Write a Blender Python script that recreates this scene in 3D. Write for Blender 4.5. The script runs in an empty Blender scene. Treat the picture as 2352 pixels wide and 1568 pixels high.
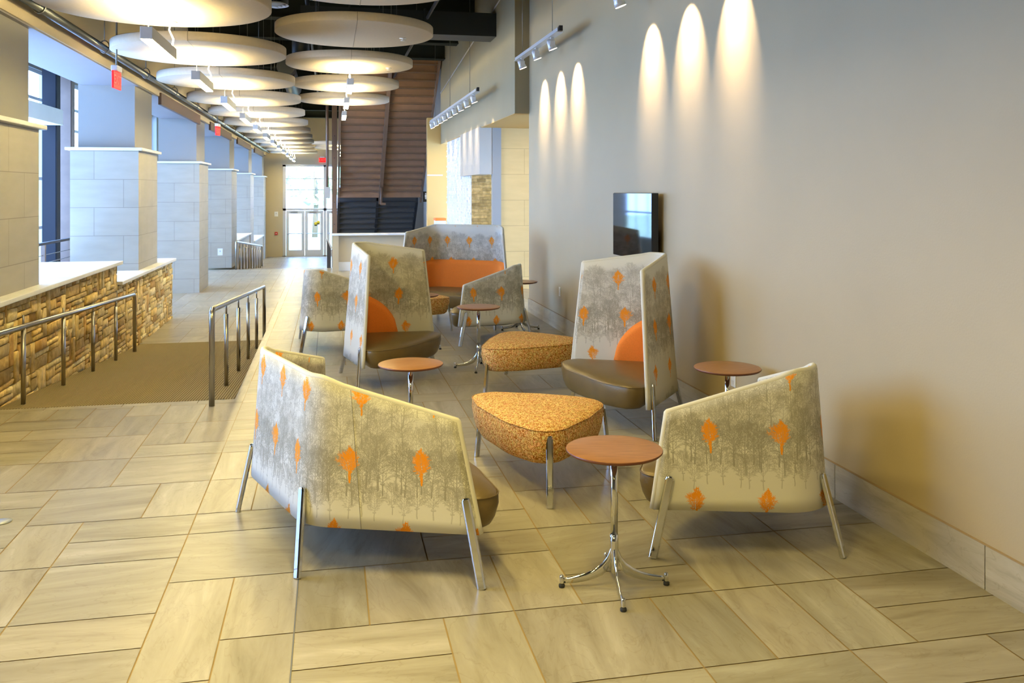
import bpy, bmesh, math, random
import numpy as np
from mathutils import Vector, Matrix

R = math.radians
SC = bpy.context.scene
COL = SC.collection

# ------------------------------------------------------------------ camera
CAM_F, EYE = 2015.0, 1.8                      # focal length in pixels of the 2352 px wide frame, eye height
YAW = math.atan(419 / CAM_F)
cam = bpy.data.cameras.new('camera')
cam.sensor_width = 36.0
cam.lens = 36.0 * CAM_F / 2352
cam.shift_y = -(784 - 438) / 2352
cam.clip_end = 300
cam_o = bpy.data.objects.new('camera', cam)
COL.objects.link(cam_o)
cam_o.location = (0, 0, EYE)
cam_o.rotation_euler = (R(90), 0, -YAW)
SC.camera = cam_o

# ------------------------------------------------------------------ world, daylight, exposure
SC.view_settings.view_transform = 'Standard'
SC.view_settings.look = 'None'
SC.view_settings.gamma = 1.0
SC.view_settings.exposure = -0.35
SC.view_settings.use_curve_mapping = False
w = bpy.data.worlds.new('sky')
SC.world = w
w.use_nodes = True
bg = w.node_tree.nodes['Background']
bg.inputs[0].default_value = (0.31, 0.52, 1.0, 1)
bg.inputs[1].default_value = 25.0
SC.cycles.use_denoising = True
SC.cycles.max_bounces = 7
SC.cycles.diffuse_bounces = 4
SC.cycles.glossy_bounces = 3
SC.cycles.transmission_bounces = 4
SC.cycles.transparent_max_bounces = 8
SC.cycles.sample_clamp_indirect = 6.0
SC.cycles.caustics_reflective = False
SC.cycles.caustics_refractive = False
SC.cycles.use_adaptive_sampling = True
SC.cycles.adaptive_threshold = 0.015

WARM = (1.0, 0.80, 0.29)

def area_light(name, loc, rot, sx, sy, energy, color, portal=False):
    l = bpy.data.lights.new(name, 'AREA')
    l.shape = 'RECTANGLE'
    l.size, l.size_y = sx, sy
    l.energy = energy
    l.color = color
    l.cycles.is_portal = portal
    o = bpy.data.objects.new(name, l)
    COL.objects.link(o)
    o.location = loc
    o.rotation_euler = rot
    return o

WIN_X = -6.6                                  # the outer window wall on the left
# openings of the window wall and of the far entrance: light portals for the sky
for k in range(1, 7):
    area_light('window_portal', (WIN_X + 0.1, 1.1 + 6.32 * k, 2.25), (0, R(-90), 0), 4.75, 5.5, 1, (1, 1, 1), True)
area_light('entrance_portal', (-0.2, 40.9, 0.9), (R(-90), 0, 0), 3.8, 4.2, 1, (1, 1, 1), True)
# ceiling lamps over and behind the camera (the pendant rows go on there)
for (x, y, e) in ((-1.65, 3.6, 60), (-1.65, 0.8, 56), (-1.65, -2.0, 50), (.32, 5.6, 60), (.32, 2.8, 66), (.32, 0.0, 66)):
    o = area_light('ceiling_lamp', (x, y, 3.45), (0, 0, 0), 0.12, 1.25, e, WARM)
    o.data.spread = R(150)

area_light('hall_lamp', (4.2, 14.3, 2.9), (0, 0, 0),   .6, .6, 24, WARM)
area_light('alcove_lamp', (2.5, 20.95, 2.9), (0, 0, 0), .2, .4, 4.5, WARM)
sun = bpy.data.lights.new('sun', 'SUN'); sun.energy = 14; sun.angle = R(1); sun.color = (1, .95, .82)
sun_o = bpy.data.objects.new('sun', sun); COL.objects.link(sun_o)
sun_o.rotation_euler = Vector((0.0, -.75, .66)).to_track_quat('Z', 'Y').to_euler()   # shines away from us, along the window wall

# ------------------------------------------------------------------ mesh helpers
class MB:
    """collects faces of one mesh"""
    def __init__(s):
        s.v, s.f, s.uv, s.c, s.sm = [], [], [], [], []
    def face(s, idx, uv=None, col=None, smooth=False):
        s.f.append(tuple(idx)); s.uv.append(uv); s.c.append(col); s.sm.append(smooth)
    def add(s, pts):
        n = len(s.v); s.v.extend([tuple(p) for p in pts]); return n
    def box(s, x0, x1, y0, y1, z0, z1, col=None):
        n = s.add([(x0, y0, z0), (x1, y0, z0), (x1, y1, z0), (x0, y1, z0), (x0, y0, z1), (x1, y0, z1), (x1, y1, z1), (x0, y1, z1)])
        for q in ((0, 3, 2, 1), (4, 5, 6, 7), (0, 1, 5, 4), (1, 2, 6, 5), (2, 3, 7, 6), (3, 0, 4, 7)):
            s.face([n + i for i in q], None, col)
        return s
    def hexa(s, a, b, col=None):
        """solid between two quads a and b (four points each)"""
        n = s.add(list(a) + list(b))
        for q in ((0, 3, 2, 1), (4, 5, 6, 7), (0, 1, 5, 4), (1, 2, 6, 5), (2, 3, 7, 6), (3, 0, 4, 7)):
            s.face([n + i for i in q], None, col)
        return s
    def bar(s, p, q, wx, wy, up=(0, 0, 1), side=None):
        """box section bar from p to q"""
        p, q = Vector(p), Vector(q); d = (q - p).normalized()
        a = Vector(side) if side else d.cross(Vector(up))
        if a.length < 1e-4: a = Vector((1, 0, 0))
        a = (a - d * a.dot(d)).normalized(); b = d.cross(a)
        a, b = a * wx / 2, b * wy / 2
        return s.hexa([p - a - b, p + a - b, p + a + b, p - a + b], [q - a - b, q + a - b, q + a + b, q - a + b])
    def tube(s, pts, r, n=10, cap=True, smooth=True):
        pts = [Vector(p) for p in pts]; rs = r if isinstance(r, (list, tuple)) else [r] * len(pts)
        prev = None; rings = []
        for i, p in enumerate(pts):
            d = (pts[min(i + 1, len(pts) - 1)] - pts[max(i - 1, 0)]).normalized()
            if prev is None:
                a = d.cross(Vector((0, 0, 1)))
                if a.length < 1e-3: a = Vector((1, 0, 0))
            else:
                a = prev - d * prev.dot(d)
            a.normalize(); prev = a; b = d.cross(a)
            rings.append(s.add([p + (a * math.cos(2 * math.pi * k / n) + b * math.sin(2 * math.pi * k / n)) * rs[i] for k in range(n)]))
        for i in range(len(rings) - 1):
            for k in range(n):
                s.face((rings[i] + k, rings[i] + (k + 1) % n, rings[i + 1] + (k + 1) % n, rings[i + 1] + k), None, None, smooth)
        if cap:
            s.face([rings[0] + k for k in range(n)][::-1]); s.face([rings[-1] + k for k in range(n)])
        return s
    def lathe(s, prof, c=(0, 0, 0), n=40, smooth=True):
        """profile of (r, z), first to last; r=0 closes"""
        rings = []
        for r, z in prof:
            if r < 1e-6: rings.append((s.add([(c[0], c[1], c[2] + z)]), 1))
            else: rings.append((s.add([(c[0] + r * math.cos(2 * math.pi * k / n), c[1] + r * math.sin(2 * math.pi * k / n), c[2] + z) for k in range(n)]), n))
        for (a, na), (b, nb) in zip(rings, rings[1:]):
            for k in range(n):
                k2 = (k + 1) % n
                if na == 1 and nb == 1: continue
                if na == 1: s.face((a, b + k, b + k2), None, None, smooth)
                elif nb == 1: s.face((a + k, a + k2, b), None, None, smooth)
                else: s.face((a + k, a + k2, b + k2, b + k), None, None, smooth)
        return s
    def rings(s, rr, smooth=True, capb=True, capt=True):
        """closed loops of points joined to a body"""
        ids = [s.add(r) for r in rr]; n = len(rr[0])
        for a, b in zip(ids, ids[1:]):
            for k in range(n):
                s.face((a + k, a + (k + 1) % n, b + (k + 1) % n, b + k), None, None, smooth)
        if capb: s.face([ids[0] + k for k in range(n)][::-1])
        if capt: s.face([ids[-1] + k for k in range(n)])
        return s
    def build(s, name, mat, parent=None, bevel=0, fix=True):
        me = bpy.data.meshes.new(name)
        me.from_pydata(s.v, [], s.f)
        if any(u is not None for u in s.uv):
            L = me.uv_layers.new(name='uv')
            k = 0
            for f, u in zip(s.f, s.uv):
                for i in range(len(f)):
                    L.data[k].uv = u[i] if u else (0, 0); k += 1
        if any(c is not None for c in s.c):
            A = me.color_attributes.new('tone', 'FLOAT_COLOR', 'CORNER')
            k = 0
            for f, c in zip(s.f, s.c):
                for i in range(len(f)):
                    A.data[k].color = c if c else (.5, .5, .5, 1); k += 1
        me.polygons.foreach_set('use_smooth', s.sm)
        if fix:
            b = bmesh.new(); b.from_mesh(me); bmesh.ops.recalc_face_normals(b, faces=b.faces); b.to_mesh(me); b.free()
        me.materials.append(mat)
        o = bpy.data.objects.new(name, me)
        COL.objects.link(o)
        if parent: o.parent = parent
        if bevel:
            m = o.modifiers.new('bevel', 'BEVEL'); m.width = bevel; m.segments = 2; m.limit_method = 'ANGLE'; m.angle_limit = R(40)
        return o

def tag(o, label, cat, group=None, kind=None):
    o['label'] = label; o['category'] = cat
    if group: o['group'] = group
    if kind: o['kind'] = kind
    return o

def empty(name, loc=(0, 0, 0), rz=0):
    o = bpy.data.objects.new(name, None); COL.objects.link(o)
    o.location = loc; o.rotation_euler = (0, 0, rz); o.empty_display_size = .1
    return o

def struct(o, label=None, cat=None):
    o['kind'] = 'structure'
    if label: o['label'] = label
    if cat: o['category'] = cat
    return o

def copy_tree(o, parent=None):
    c = o.copy(); COL.objects.link(c); c.parent = parent
    for ch in [k for k in COL.objects if k.parent == o]:
        copy_tree(ch, c)
    return c

ORD = ['first', 'second', 'third', 'fourth', 'fifth', 'sixth', 'seventh', 'eighth', 'ninth', 'tenth', 'eleventh', 'twelfth', 'thirteenth']

# ------------------------------------------------------------------ materials
def mat(name, col=(.5, .5, .5), rough=.5, metal=0.0, spec=.5, emit=None, es=0.0):
    m = bpy.data.materials.new(name); m.use_nodes = True
    p = m.node_tree.nodes['Principled BSDF']
    p.inputs['Base Color'].default_value = (*col, 1)
    p.inputs['Roughness'].default_value = rough
    p.inputs['Metallic'].default_value = metal
    p.inputs['Specular IOR Level'].default_value = spec
    if emit:
        p.inputs['Emission Color'].default_value = (*emit, 1); p.inputs['Emission Strength'].default_value = es
    return m

def N(m, typ, **kw):
    n = m.node_tree.nodes.new(typ)
    for k, v in kw.items(): setattr(n, k, v)
    return n

def L(m, a, b): m.node_tree.links.new(a, b)

def bsdf(m): return m.node_tree.nodes['Principled BSDF']

def ramp(m, stops):
    r = N(m, 'ShaderNodeValToRGB')
    e = r.color_ramp.elements
    while len(e) > 1: e.remove(e[-1])
    e[0].position, e[0].color = stops[0][0], (*stops[0][1], 1)
    for p, c in stops[1:]:
        k = e.new(p); k.color = (*c, 1)
    return r

def noise_tint(m, col, amt=.06, scale=3.0, stretch=(1, 1, 1), bump=0.0, bscale=None, detail=4):
    """small procedural variation of a colour, with optional bump"""
    tc = N(m, 'ShaderNodeTexCoord'); mp = N(m, 'ShaderNodeMapping'); mp.inputs['Scale'].default_value = stretch
    L(m, tc.outputs['Object'], mp.inputs['Vector'])
    nz = N(m, 'ShaderNodeTexNoise'); nz.inputs['Scale'].default_value = scale; nz.inputs['Detail'].default_value = detail
    L(m, mp.outputs[0], nz.inputs['Vector'])
    r = ramp(m, [(.3, tuple(max(0, c * (1 - amt)) for c in col)), (.7, tuple(min(1, c * (1 + amt)) for c in col))])
    L(m, nz.outputs['Fac'], r.inputs[0]); L(m, r.outputs[0], bsdf(m).inputs['Base Color'])
    if bump:
        n2 = N(m, 'ShaderNodeTexNoise'); n2.inputs['Scale'].default_value = bscale or scale * 8; n2.inputs['Detail'].default_value = 3
        L(m, mp.outputs[0], n2.inputs['Vector'])
        b = N(m, 'ShaderNodeBump'); b.inputs['Strength'].default_value = bump; b.inputs['Distance'].default_value = .01
        L(m, n2.outputs['Fac'], b.inputs['Height']); L(m, b.outputs[0], bsdf(m).inputs['Normal'])
    return m

def paint(name, col, rough=.7, amt=.03):
    return noise_tint(mat(name, col, rough, spec=.25), col, amt, 1.2, bump=.06, bscale=90)

M = {}
M['wall'] = paint('greige_paint', (.49, .395, .235), .5)
M['header_paint'] = paint('header_paint', (.38, .32, .19), .6)
M['box_paint'] = paint('box_paint', (.44, .40, .32), .5)
M['gold_paint'] = paint('gold_paint', (.66, .43, .15), .6)
M['tan_paint'] = paint('tan_paint', (.56, .47, .31), .6)
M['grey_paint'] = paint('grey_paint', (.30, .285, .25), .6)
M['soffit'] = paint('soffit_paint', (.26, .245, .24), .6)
M['white_paint'] = paint('white_paint', (.78, .77, .74), .5)
M['ceiling'] = paint('black_green_ceiling', (.018, .022, .017), .8)
M['duct_black'] = noise_tint(mat('black_duct', (.012, .015, .012), .5), (.012, .015, .012), .2, 2)
M['duct_grey'] = mat('spiral_duct', (.16, .17, .17), .4, .7)
M['disc'] = noise_tint(mat('cream_acoustic', (.60, .50, .36), .9, spec=.1), (.60, .50, .36), .03, 30, bump=.05, bscale=200)
M['disc_joint'] = mat('disc_joint', (.30, .25, .17), .9)
M['fixture'] = mat('fixture_grey', (.66, .65, .62), .4, .2)
M['lamp'] = mat('lamp_diffuser', (.9, .9, .85), .4, emit=(1, .80, .34), es=170)
M['lamp_up'] = mat('lamp_uplight', (.9, .9, .85), .4, emit=(1, .81, .40), es=380)
M['spot_lens'] = mat('spot_lens', (.9, .9, .9), .2, emit=(1, .78, .55), es=9)
M['cord'] = mat('white_cord', (.85, .84, .78), .5)
M['wire'] = mat('steel_wire', (.22, .22, .2), .4, .8)
M['chrome'] = mat('chrome', (.72, .73, .74), .07, 1.0)
M['steel'] = noise_tint(mat('brushed_steel', (.42, .40, .36), .28, 1.0), (.42, .40, .36), .08, 60, (1, 1, .1))
M['alu'] = mat('aluminium_white', (.78, .77, .75), .35, .3)
M['brown_steel'] = noise_tint(mat('brown_steel', (.20, .13, .09), .5), (.20, .13, .09), .12, 3)
M['stair_panel'] = noise_tint(mat('stair_panel', (.34, .20, .12), .55), (.34, .20, .12), .1, 4)
M['stair_tread'] = mat('stair_tread', (.22, .135, .08), .5)
M['stair_shaded'] = mat('stair_riser_shaded', (.10, .095, .085), .55)  # darker copy of the stair panel: lower flight's shade put into the colour
M['dark_steel'] = mat('dark_steel', (.045, .045, .05), .45, .3)
M['beam_brown'] = mat('beam_brown', (.11, .065, .045), .6)
M['leather'] = noise_tint(mat('bronze_leather', (.17, .115, .04), .36, .25), (.17, .115, .04), .08, 8, bump=.12, bscale=220)
M['orange'] = noise_tint(mat('orange_wool', (.93, .26, .04), .8, spec=.2), (.93, .26, .04), .07, 160, bump=.2, bscale=400)
M['black_gloss'] = mat('black_gloss', (.006, .007, .009), .04, spec=.7)
M['black'] = mat('black_plastic', (.012, .012, .014), .35)
M['rubber'] = mat('black_rubber', (.02, .02, .02), .7)
M['white_plastic'] = mat('white_plastic', (.82, .82, .8), .35)
M['red_plastic'] = mat('red_plastic', (.55, .03, .02), .4)
M['exit_red'] = mat('exit_glow', (.6, .01, .01), .4, emit=(1, .004, .004), es=1.6)
M['exit_text'] = mat('exit_letters', (.9, .2, .15), .4, emit=(1, .045, .035), es=1.6)
M['ledge'] = noise_tint(mat('limestone_cap', (.78, .76, .70), .5), (.78, .76, .70), .05, 4, bump=.05, bscale=60)
M['trim'] = mat('orange_brown_joint', (.40, .29, .16), .6)
M['seam'] = mat('fabric_seam', (.30, .28, .21), .8)
M['piping'] = mat('fabric_piping', (.66, .63, .52), .8)
M['orange_paint'] = mat('orange_accent', (.9, .22, .02), .6)
M['frame'] = mat('door_frame_grey', (.60, .58, .54), .4, .2)
M['mullion'] = mat('window_mullion', (.50, .53, .58), .4, .3)
M['yellow'] = mat('sticker_yellow', (.85, .65, .04), .5)
M['foliage'] = noise_tint(mat('foliage', (.50, .68, .34), .8), (.50, .68, .34), .25, 4)
M['bark'] = mat('bark', (.16, .11, .07), .9)
M['lawn'] = noise_tint(mat('lawn', (.35, .42, .25), .9), (.35, .42, .25), .2, 1)
M['outlet'] = M['white_plastic']

# wood veneer of the table tops
m = mat('cherry_veneer', (.36, .12, .035), .32)
tc = N(m, 'ShaderNodeTexCoord'); mp = N(m, 'ShaderNodeMapping'); mp.inputs['Scale'].default_value = (5, 90, 5)
L(m, tc.outputs['Object'], mp.inputs[0])
nz = N(m, 'ShaderNodeTexNoise'); nz.inputs['Scale'].default_value = 1.6; nz.inputs['Detail'].default_value = 6
L(m, mp.outputs[0], nz.inputs['Vector'])
r = ramp(m, [(.3, (.24, .10, .028)), (.5, (.34, .15, .042)), (.72, (.44, .205, .065))])
L(m, nz.outputs['Fac'], r.inputs[0]); L(m, r.outputs[0], bsdf(m).inputs['Base Color'])
M['cherry'] = m
M['cherry_edge'] = mat('cherry_edge', (.16, .05, .02), .4)

# glass pane: clear, with a faint reflection
m = bpy.data.materials.new('clear_glass'); m.use_nodes = True
nt = m.node_tree; nt.nodes.remove(nt.nodes['Principled BSDF'])
tr = N(m, 'ShaderNodeBsdfTransparent'); gl = N(m, 'ShaderNodeBsdfGlossy'); gl.inputs['Roughness'].default_value = .03
tr.inputs[0].default_value = (.93, .97, 1, 1)
mx = N(m, 'ShaderNodeMixShader'); mx.inputs[0].default_value = .06
L(m, tr.outputs[0], mx.inputs[1]); L(m, gl.outputs[0], mx.inputs[2]); L(m, mx.outputs[0], nt.nodes['Material Output'].inputs[0])
M['glass'] = m

# stone floor tile: streaks along the tile's grain (uv), tone per tile
m = mat('stone_tile', (.6, .55, .45), .3, spec=.3)
uv = N(m, 'ShaderNodeUVMap'); uv.uv_map = 'uv'
mp = N(m, 'ShaderNodeMapping'); mp.inputs['Scale'].default_value = (1.1, 6.5, 1)
L(m, uv.outputs[0], mp.inputs[0])
n1 = N(m, 'ShaderNodeTexNoise'); n1.inputs['Scale'].default_value = 1.3; n1.inputs['Detail'].default_value = 8; n1.inputs['Roughness'].default_value = .62; n1.inputs['Distortion'].default_value = .6
L(m, mp.outputs[0], n1.inputs['Vector'])
r1 = ramp(m, [(.28, (.24, .205, .135)), (.44, (.335, .295, .205)), (.58, (.385, .345, .25)), (.74, (.49, .455, .355))])
L(m, n1.outputs['Fac'], r1.inputs[0])
n2 = N(m, 'ShaderNodeTexNoise'); n2.inputs['Scale'].default_value = 2.6; n2.inputs['Detail'].default_value = 6; n2.inputs['Distortion'].default_value = 1.4
mp2 = N(m, 'ShaderNodeMapping'); mp2.inputs['Scale'].default_value = (1, 2.6, 1); L(m, uv.outputs[0], mp2.inputs[0]); L(m, mp2.outputs[0], n2.inputs['Vector'])
r2 = ramp(m, [(.487, (1, 1, 1)), (.5, (.74, .69, .62)), (.513, (1, 1, 1))])
L(m, n2.outputs['Fac'], r2.inputs[0])
at = N(m, 'ShaderNodeVertexColor'); at.layer_name = 'tone'
a = N(m, 'ShaderNodeMix', data_type='RGBA', blend_type='MULTIPLY'); a.inputs[0].default_value = .45
L(m, r1.outputs[0], a.inputs[6]); L(m, r2.outputs[0], a.inputs[7])
b = N(m, 'ShaderNodeMix', data_type='RGBA', blend_type='MULTIPLY'); b.inputs[0].default_value = 1
L(m, a.outputs[2], b.inputs[6]); L(m, at.outputs[0], b.inputs[7]); L(m, b.outputs[2], bsdf(m).inputs['Base Color'])
mr = N(m, 'ShaderNodeMapRange'); mr.inputs[3].default_value = .26; mr.inputs[4].default_value = .42
L(m, n1.outputs['Fac'], mr.inputs[0]); L(m, mr.outputs[0], bsdf(m).inputs['Roughness'])
bp = N(m, 'ShaderNodeBump'); bp.inputs['Strength'].default_value = .05; bp.inputs['Distance'].default_value = .01
L(m, n1.outputs['Fac'], bp.inputs['Height']); L(m, bp.outputs[0], bsdf(m).inputs['Normal'])
M['tile'] = m
M['grout'] = mat('grout', (.34, .24, .11), .8)
M['joint'] = mat('movement_joint', (.14, .15, .16), .6)

# cut limestone cladding (brick bond of big blocks): u along the wall, z up
def block_stone(name, col, bw, bh, mortar):
    m = mat(name, col, .55, spec=.3)
    uv = N(m, 'ShaderNodeUVMap'); uv.uv_map = 'uv'
    br = N(m, 'ShaderNodeTexBrick'); br.offset = .5
    br.inputs['Scale'].default_value = 1; br.inputs['Brick Width'].default_value = bw; br.inputs['Row Height'].default_value = bh
    br.inputs['Mortar Size'].default_value = .004; br.inputs['Mortar Smooth'].default_value = .2
    br.inputs['Color1'].default_value = (*[c * .97 for c in col], 1); br.inputs['Color2'].default_value = (*[min(1, c * 1.03) for c in col], 1)
    br.inputs['Mortar'].default_value = (*mortar, 1)
    L(m, uv.outputs[0], br.inputs['Vector'])
    nz = N(m, 'ShaderNodeTexNoise'); nz.inputs['Scale'].default_value = 2.2; nz.inputs['Detail'].default_value = 7
    mp = N(m, 'ShaderNodeMapping'); mp.inputs['Scale'].default_value = (1, 3.5, 1); L(m, uv.outputs[0], mp.inputs[0]); L(m, mp.outputs[0], nz.inputs['Vector'])
    rr = ramp(m, [(.3, (.90, .89, .87)), (.7, (1, 1, 1))]); L(m, nz.outputs['Fac'], rr.inputs[0])
    a = N(m, 'ShaderNodeMix', data_type='RGBA', blend_type='MULTIPLY'); a.inputs[0].default_value = 1
    L(m, br.outputs['Color'], a.inputs[6]); L(m, rr.outputs[0], a.inputs[7]); L(m, a.outputs[2], bsdf(m).inputs['Base Color'])
    return m
M['limestone'] = block_stone('limestone_blocks', (.43, .395, .31), .82, .42, (.27, .245, .19))
M['tan_tile'] = block_stone('tan_wall_tile', (.68, .44, .155), .95, .47, (.44, .28, .09))

# ramp carpet: fine diagonal ribs
m = mat('ribbed_carpet', (.2, .16, .1), .95, spec=.05)
tc = N(m, 'ShaderNodeTexCoord'); mp = N(m, 'ShaderNodeMapping'); mp.inputs['Rotation'].default_value = (0, 0, 0); mp.inputs['Scale'].default_value = (1, 1, 1)
L(m, tc.outputs['Object'], mp.inputs[0])
wv = N(m, 'ShaderNodeTexWave', bands_direction='X'); wv.inputs['Scale'].default_value = 14; wv.inputs['Distortion'].default_value = .25; wv.inputs['Detail Scale'].default_value = 8
L(m, mp.outputs[0], wv.inputs['Vector'])
r = ramp(m, [(.25, (.19, .145, .068)), (.75, (.42, .335, .175))]); L(m, wv.outputs['Fac'], r.inputs[0])
nz = N(m, 'ShaderNodeTexNoise'); nz.inputs['Scale'].default_value = 160
L(m, tc.outputs['Object'], nz.inputs['Vector'])
a = N(m, 'ShaderNodeMix', data_type='RGBA', blend_type='MULTIPLY'); a.inputs[0].default_value = .5
L(m, r.outputs[0], a.inputs[6]); L(m, nz.outputs['Color'], a.inputs[7]); L(m, a.outputs[2], bsdf(m).inputs['Base Color'])
bp = N(m, 'ShaderNodeBump'); bp.inputs['Strength'].default_value = .5; bp.inputs['Distance'].default_value = .01
L(m, wv.outputs['Fac'], bp.inputs['Height']); L(m, bp.outputs[0], bsdf(m).inputs['Normal'])
M['carpet'] = m

# rubble stone: tone per stone
m = mat('ledge_stone', (.5, .35, .15), .85, spec=.15)
at = N(m, 'ShaderNodeVertexColor'); at.layer_name = 'tone'
tc = N(m, 'ShaderNodeTexCoord'); nz = N(m, 'ShaderNodeTexNoise'); nz.inputs['Scale'].default_value = 14; nz.inputs['Detail'].default_value = 6
L(m, tc.outputs['Object'], nz.inputs['Vector'])
rr = ramp(m, [(.3, (.62, .58, .5)), (.65, (1.0, 1.0, 1.0))]); L(m, nz.outputs['Fac'], rr.inputs[0])
a = N(m, 'ShaderNodeMix', data_type='RGBA', blend_type='MULTIPLY'); a.inputs[0].default_value = 1
L(m, at.outputs[0], a.inputs[6]); L(m, rr.outputs[0], a.inputs[7]); L(m, a.outputs[2], bsdf(m).inputs['Base Color'])
bp = N(m, 'ShaderNodeBump'); bp.inputs['Strength'].default_value = .6; bp.inputs['Distance'].default_value = .02
L(m, nz.outputs['Fac'], bp.inputs['Height']); L(m, bp.outputs[0], bsdf(m).inputs['Normal'])
M['rubble'] = m
M['mortar'] = mat('dark_mortar', (.15, .09, .03), .9)

# ottoman cloth: rust squiggles on gold
m = mat('squiggle_cloth', (.6, .35, .1), .8, spec=.15)
tc = N(m, 'ShaderNodeTexCoord')
n0 = N(m, 'ShaderNodeTexNoise'); n0.inputs['Scale'].default_value = 38; n0.inputs['Detail'].default_value = 2
L(m, tc.outputs['Object'], n0.inputs['Vector'])
ad = N(m, 'ShaderNodeMix', data_type='RGBA', blend_type='LINEAR_LIGHT'); ad.inputs[0].default_value = .03
L(m, tc.outputs['Object'], ad.inputs[6]); L(m, n0.outputs['Color'], ad.inputs[7])
vo = N(m, 'ShaderNodeTexVoronoi', feature='DISTANCE_TO_EDGE'); vo.inputs['Scale'].default_value = 62
L(m, ad.outputs[2], vo.inputs['Vector'])
r = ramp(m, [(.05, (.40, .13, .015)), (.15, (.90, .62, .25))]); L(m, vo.outputs['Distance'], r.inputs[0])
vo2 = N(m, 'ShaderNodeTexVoronoi'); vo2.inputs['Scale'].default_value = 62; L(m, ad.outputs[2], vo2.inputs['Vector'])
hs = N(m, 'ShaderNodeMix', data_type='RGBA', blend_type='MULTIPLY'); hs.inputs[0].default_value = .18
L(m, r.outputs[0], hs.inputs[6]); L(m, vo2.outputs['Color'], hs.inputs[7]); L(m, hs.outputs[2], bsdf(m).inputs['Base Color'])
M['squiggle'] = m

# tree print of the shells: drawn here, branch by branch, into a repeating tile
TW, TH = 0.69, 0.93                            # size of the repeat in metres
def tree_print():
    W, Hh = 1104, 1488
    rng = random.Random(11)
    sx = W / TW
    img = np.empty((Hh, W, 3), np.float32); img[:] = (.69, .665, .57)
    def draw(segs, color, alpha):
        cov = np.zeros((Hh, W), np.float32)
        P, RR = [], []
        for x0, y0, x1, y1, w_ in segs:
            n = max(2, int(math.hypot(x1 - x0, y1 - y0) * sx * 1.6))
            t = np.linspace(0, 1, n)
            P.append(np.stack([(x0 + (x1 - x0) * t) * sx, (y0 + (y1 - y0) * t) * sx], 1)); RR.append(np.full(n, w_ * sx / 2))
        P = np.concatenate(P); RR = np.concatenate(RR)
        k = int(math.ceil(RR.max())) + 1
        for dx in range(-k, k + 1):
            for dy in range(-k, k + 1):
                px = np.floor(P[:, 0]) + dx; py = np.floor(P[:, 1]) + dy
                d = np.hypot(px + .5 - P[:, 0], py + .5 - P[:, 1])
                cv = np.clip(RR + .5 - d, 0, 1)
                ok = cv > 0
                np.maximum.at(cov, (py[ok].astype(int) % Hh, px[ok].astype(int) % W), cv[ok])
        cov = (cov * alpha)[..., None]
        img[:] = img * (1 - cov) + np.array(color, np.float32) * cov
    def tree(x, y, h, wide=.30, fine=1.0, sharp=1.7):
        """trunk with rising side branches that fork again; crown of half width wide*h"""
        segs = []
        def grow(px, py, ang, ln, wd, lev):
            st = 3
            for i in range(st):
                ang2 = ang + rng.uniform(-.22, .22)
                ang += (-.10 if ang > 0 else .10) * rng.random()
                qx, qy = px + math.sin(ang2) * ln / st, py + math.cos(ang2) * ln / st
                segs.append((px, py, qx, qy, wd)); px, py = qx, qy; wd = max(wd * .84, .0011 * fine)
                if lev > 0 and (i > 0 or lev < 3):
                    for sg in ((-1, 1) if rng.random() < .6 else (rng.choice((-1, 1)),)):
                        grow(px, py, ang + sg * rng.uniform(.35, .8), ln * rng.uniform(.42, .62), max(wd * .8, .0011 * fine), lev - 1)
        n = 14; xx, yy, wd = x, y, h * .036
        lean = rng.uniform(-.06, .06)
        for i in range(n):
            ny = yy + h * .92 / n; nx = xx + lean * h / n + rng.uniform(-.002, .002)
            segs.append((xx, yy, nx, ny, wd)); xx, yy = nx, ny; wd = max(wd * .86, .0014)
            f = (i + 1) / n
            if f > .20:
                g = (f - .20) / .80
                prof = (g / .28) ** .7 if g < .28 else max(.05, 1 - ((g - .28) / .74) ** sharp)
                for sg in (-1, 1):
                    if rng.random() < .92:
                        grow(xx, yy, sg * rng.uniform(.72, 1.12) * (1 - g * .35), wide * h * prof * rng.uniform(.8, 1.15), max(wd * .55, .0014), 2)
        return segs
    def row(n, y0, y1, h0, h1, col, al, jit=.35, wide=.30):
        for i in range(n):
            draw(tree((i + .5 + rng.uniform(-jit, jit)) * TW / n, rng.uniform(y0, y1), rng.uniform(h0, h1), wide * rng.uniform(.85, 1.15)), col, al)
    row(5, .56, .64, .15, .20, (.44, .415, .335), .75)
    row(6, .46, .55, .20, .26, (.40, .375, .30), .8)
    row(9, .22, .32, .24, .31, (.41, .385, .305), .8)
    row(6, .36, .42, .20, .25, (.37, .345, .275), .85)
    row(9, .15, .23, .22, .30, (.345, .32, .25), .9, .35, .25)
    row(8, .16, .22, .17, .24, (.30, .28, .215), .9)
    row(10, .075, .125, .14, .20, (.34, .315, .245), .85)
    # mist low in the picture
    yy = (np.arange(Hh) / sx)
    k = np.clip((.20 - yy) / .12, 0, 1) * .5
    img[:] = img * (1 - k[:, None, None]) + np.array((.69, .665, .57), np.float32) * k[:, None, None]
    for kx in range(2):
        for (x0, y0, hh) in ((.12, .255, .180), (.04, -.065, .165), (.17, .565, .175)):
            s1 = tree(x0 + kx * .345, y0, hh, .235, 1.2, .85) + tree(x0 + kx * .345 + .001, y0 + .01, hh * .93, .22, 1.2, .85)
            draw([(a, b_, c, d, w_ * 1.25) for a, b_, c, d, w_ in s1], (.86, .31, .015), 1)
    return img
_img = tree_print()
im = bpy.data.images.new('tree_print', _img.shape[1], _img.shape[0], float_buffer=True)
im.colorspace_settings.name = 'Non-Color'
_px = np.ones((_img.shape[0], _img.shape[1], 4), np.float32); _px[..., :3] = _img
im.pixels.foreach_set(_px.ravel()); im.update(); im.pack()
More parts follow.
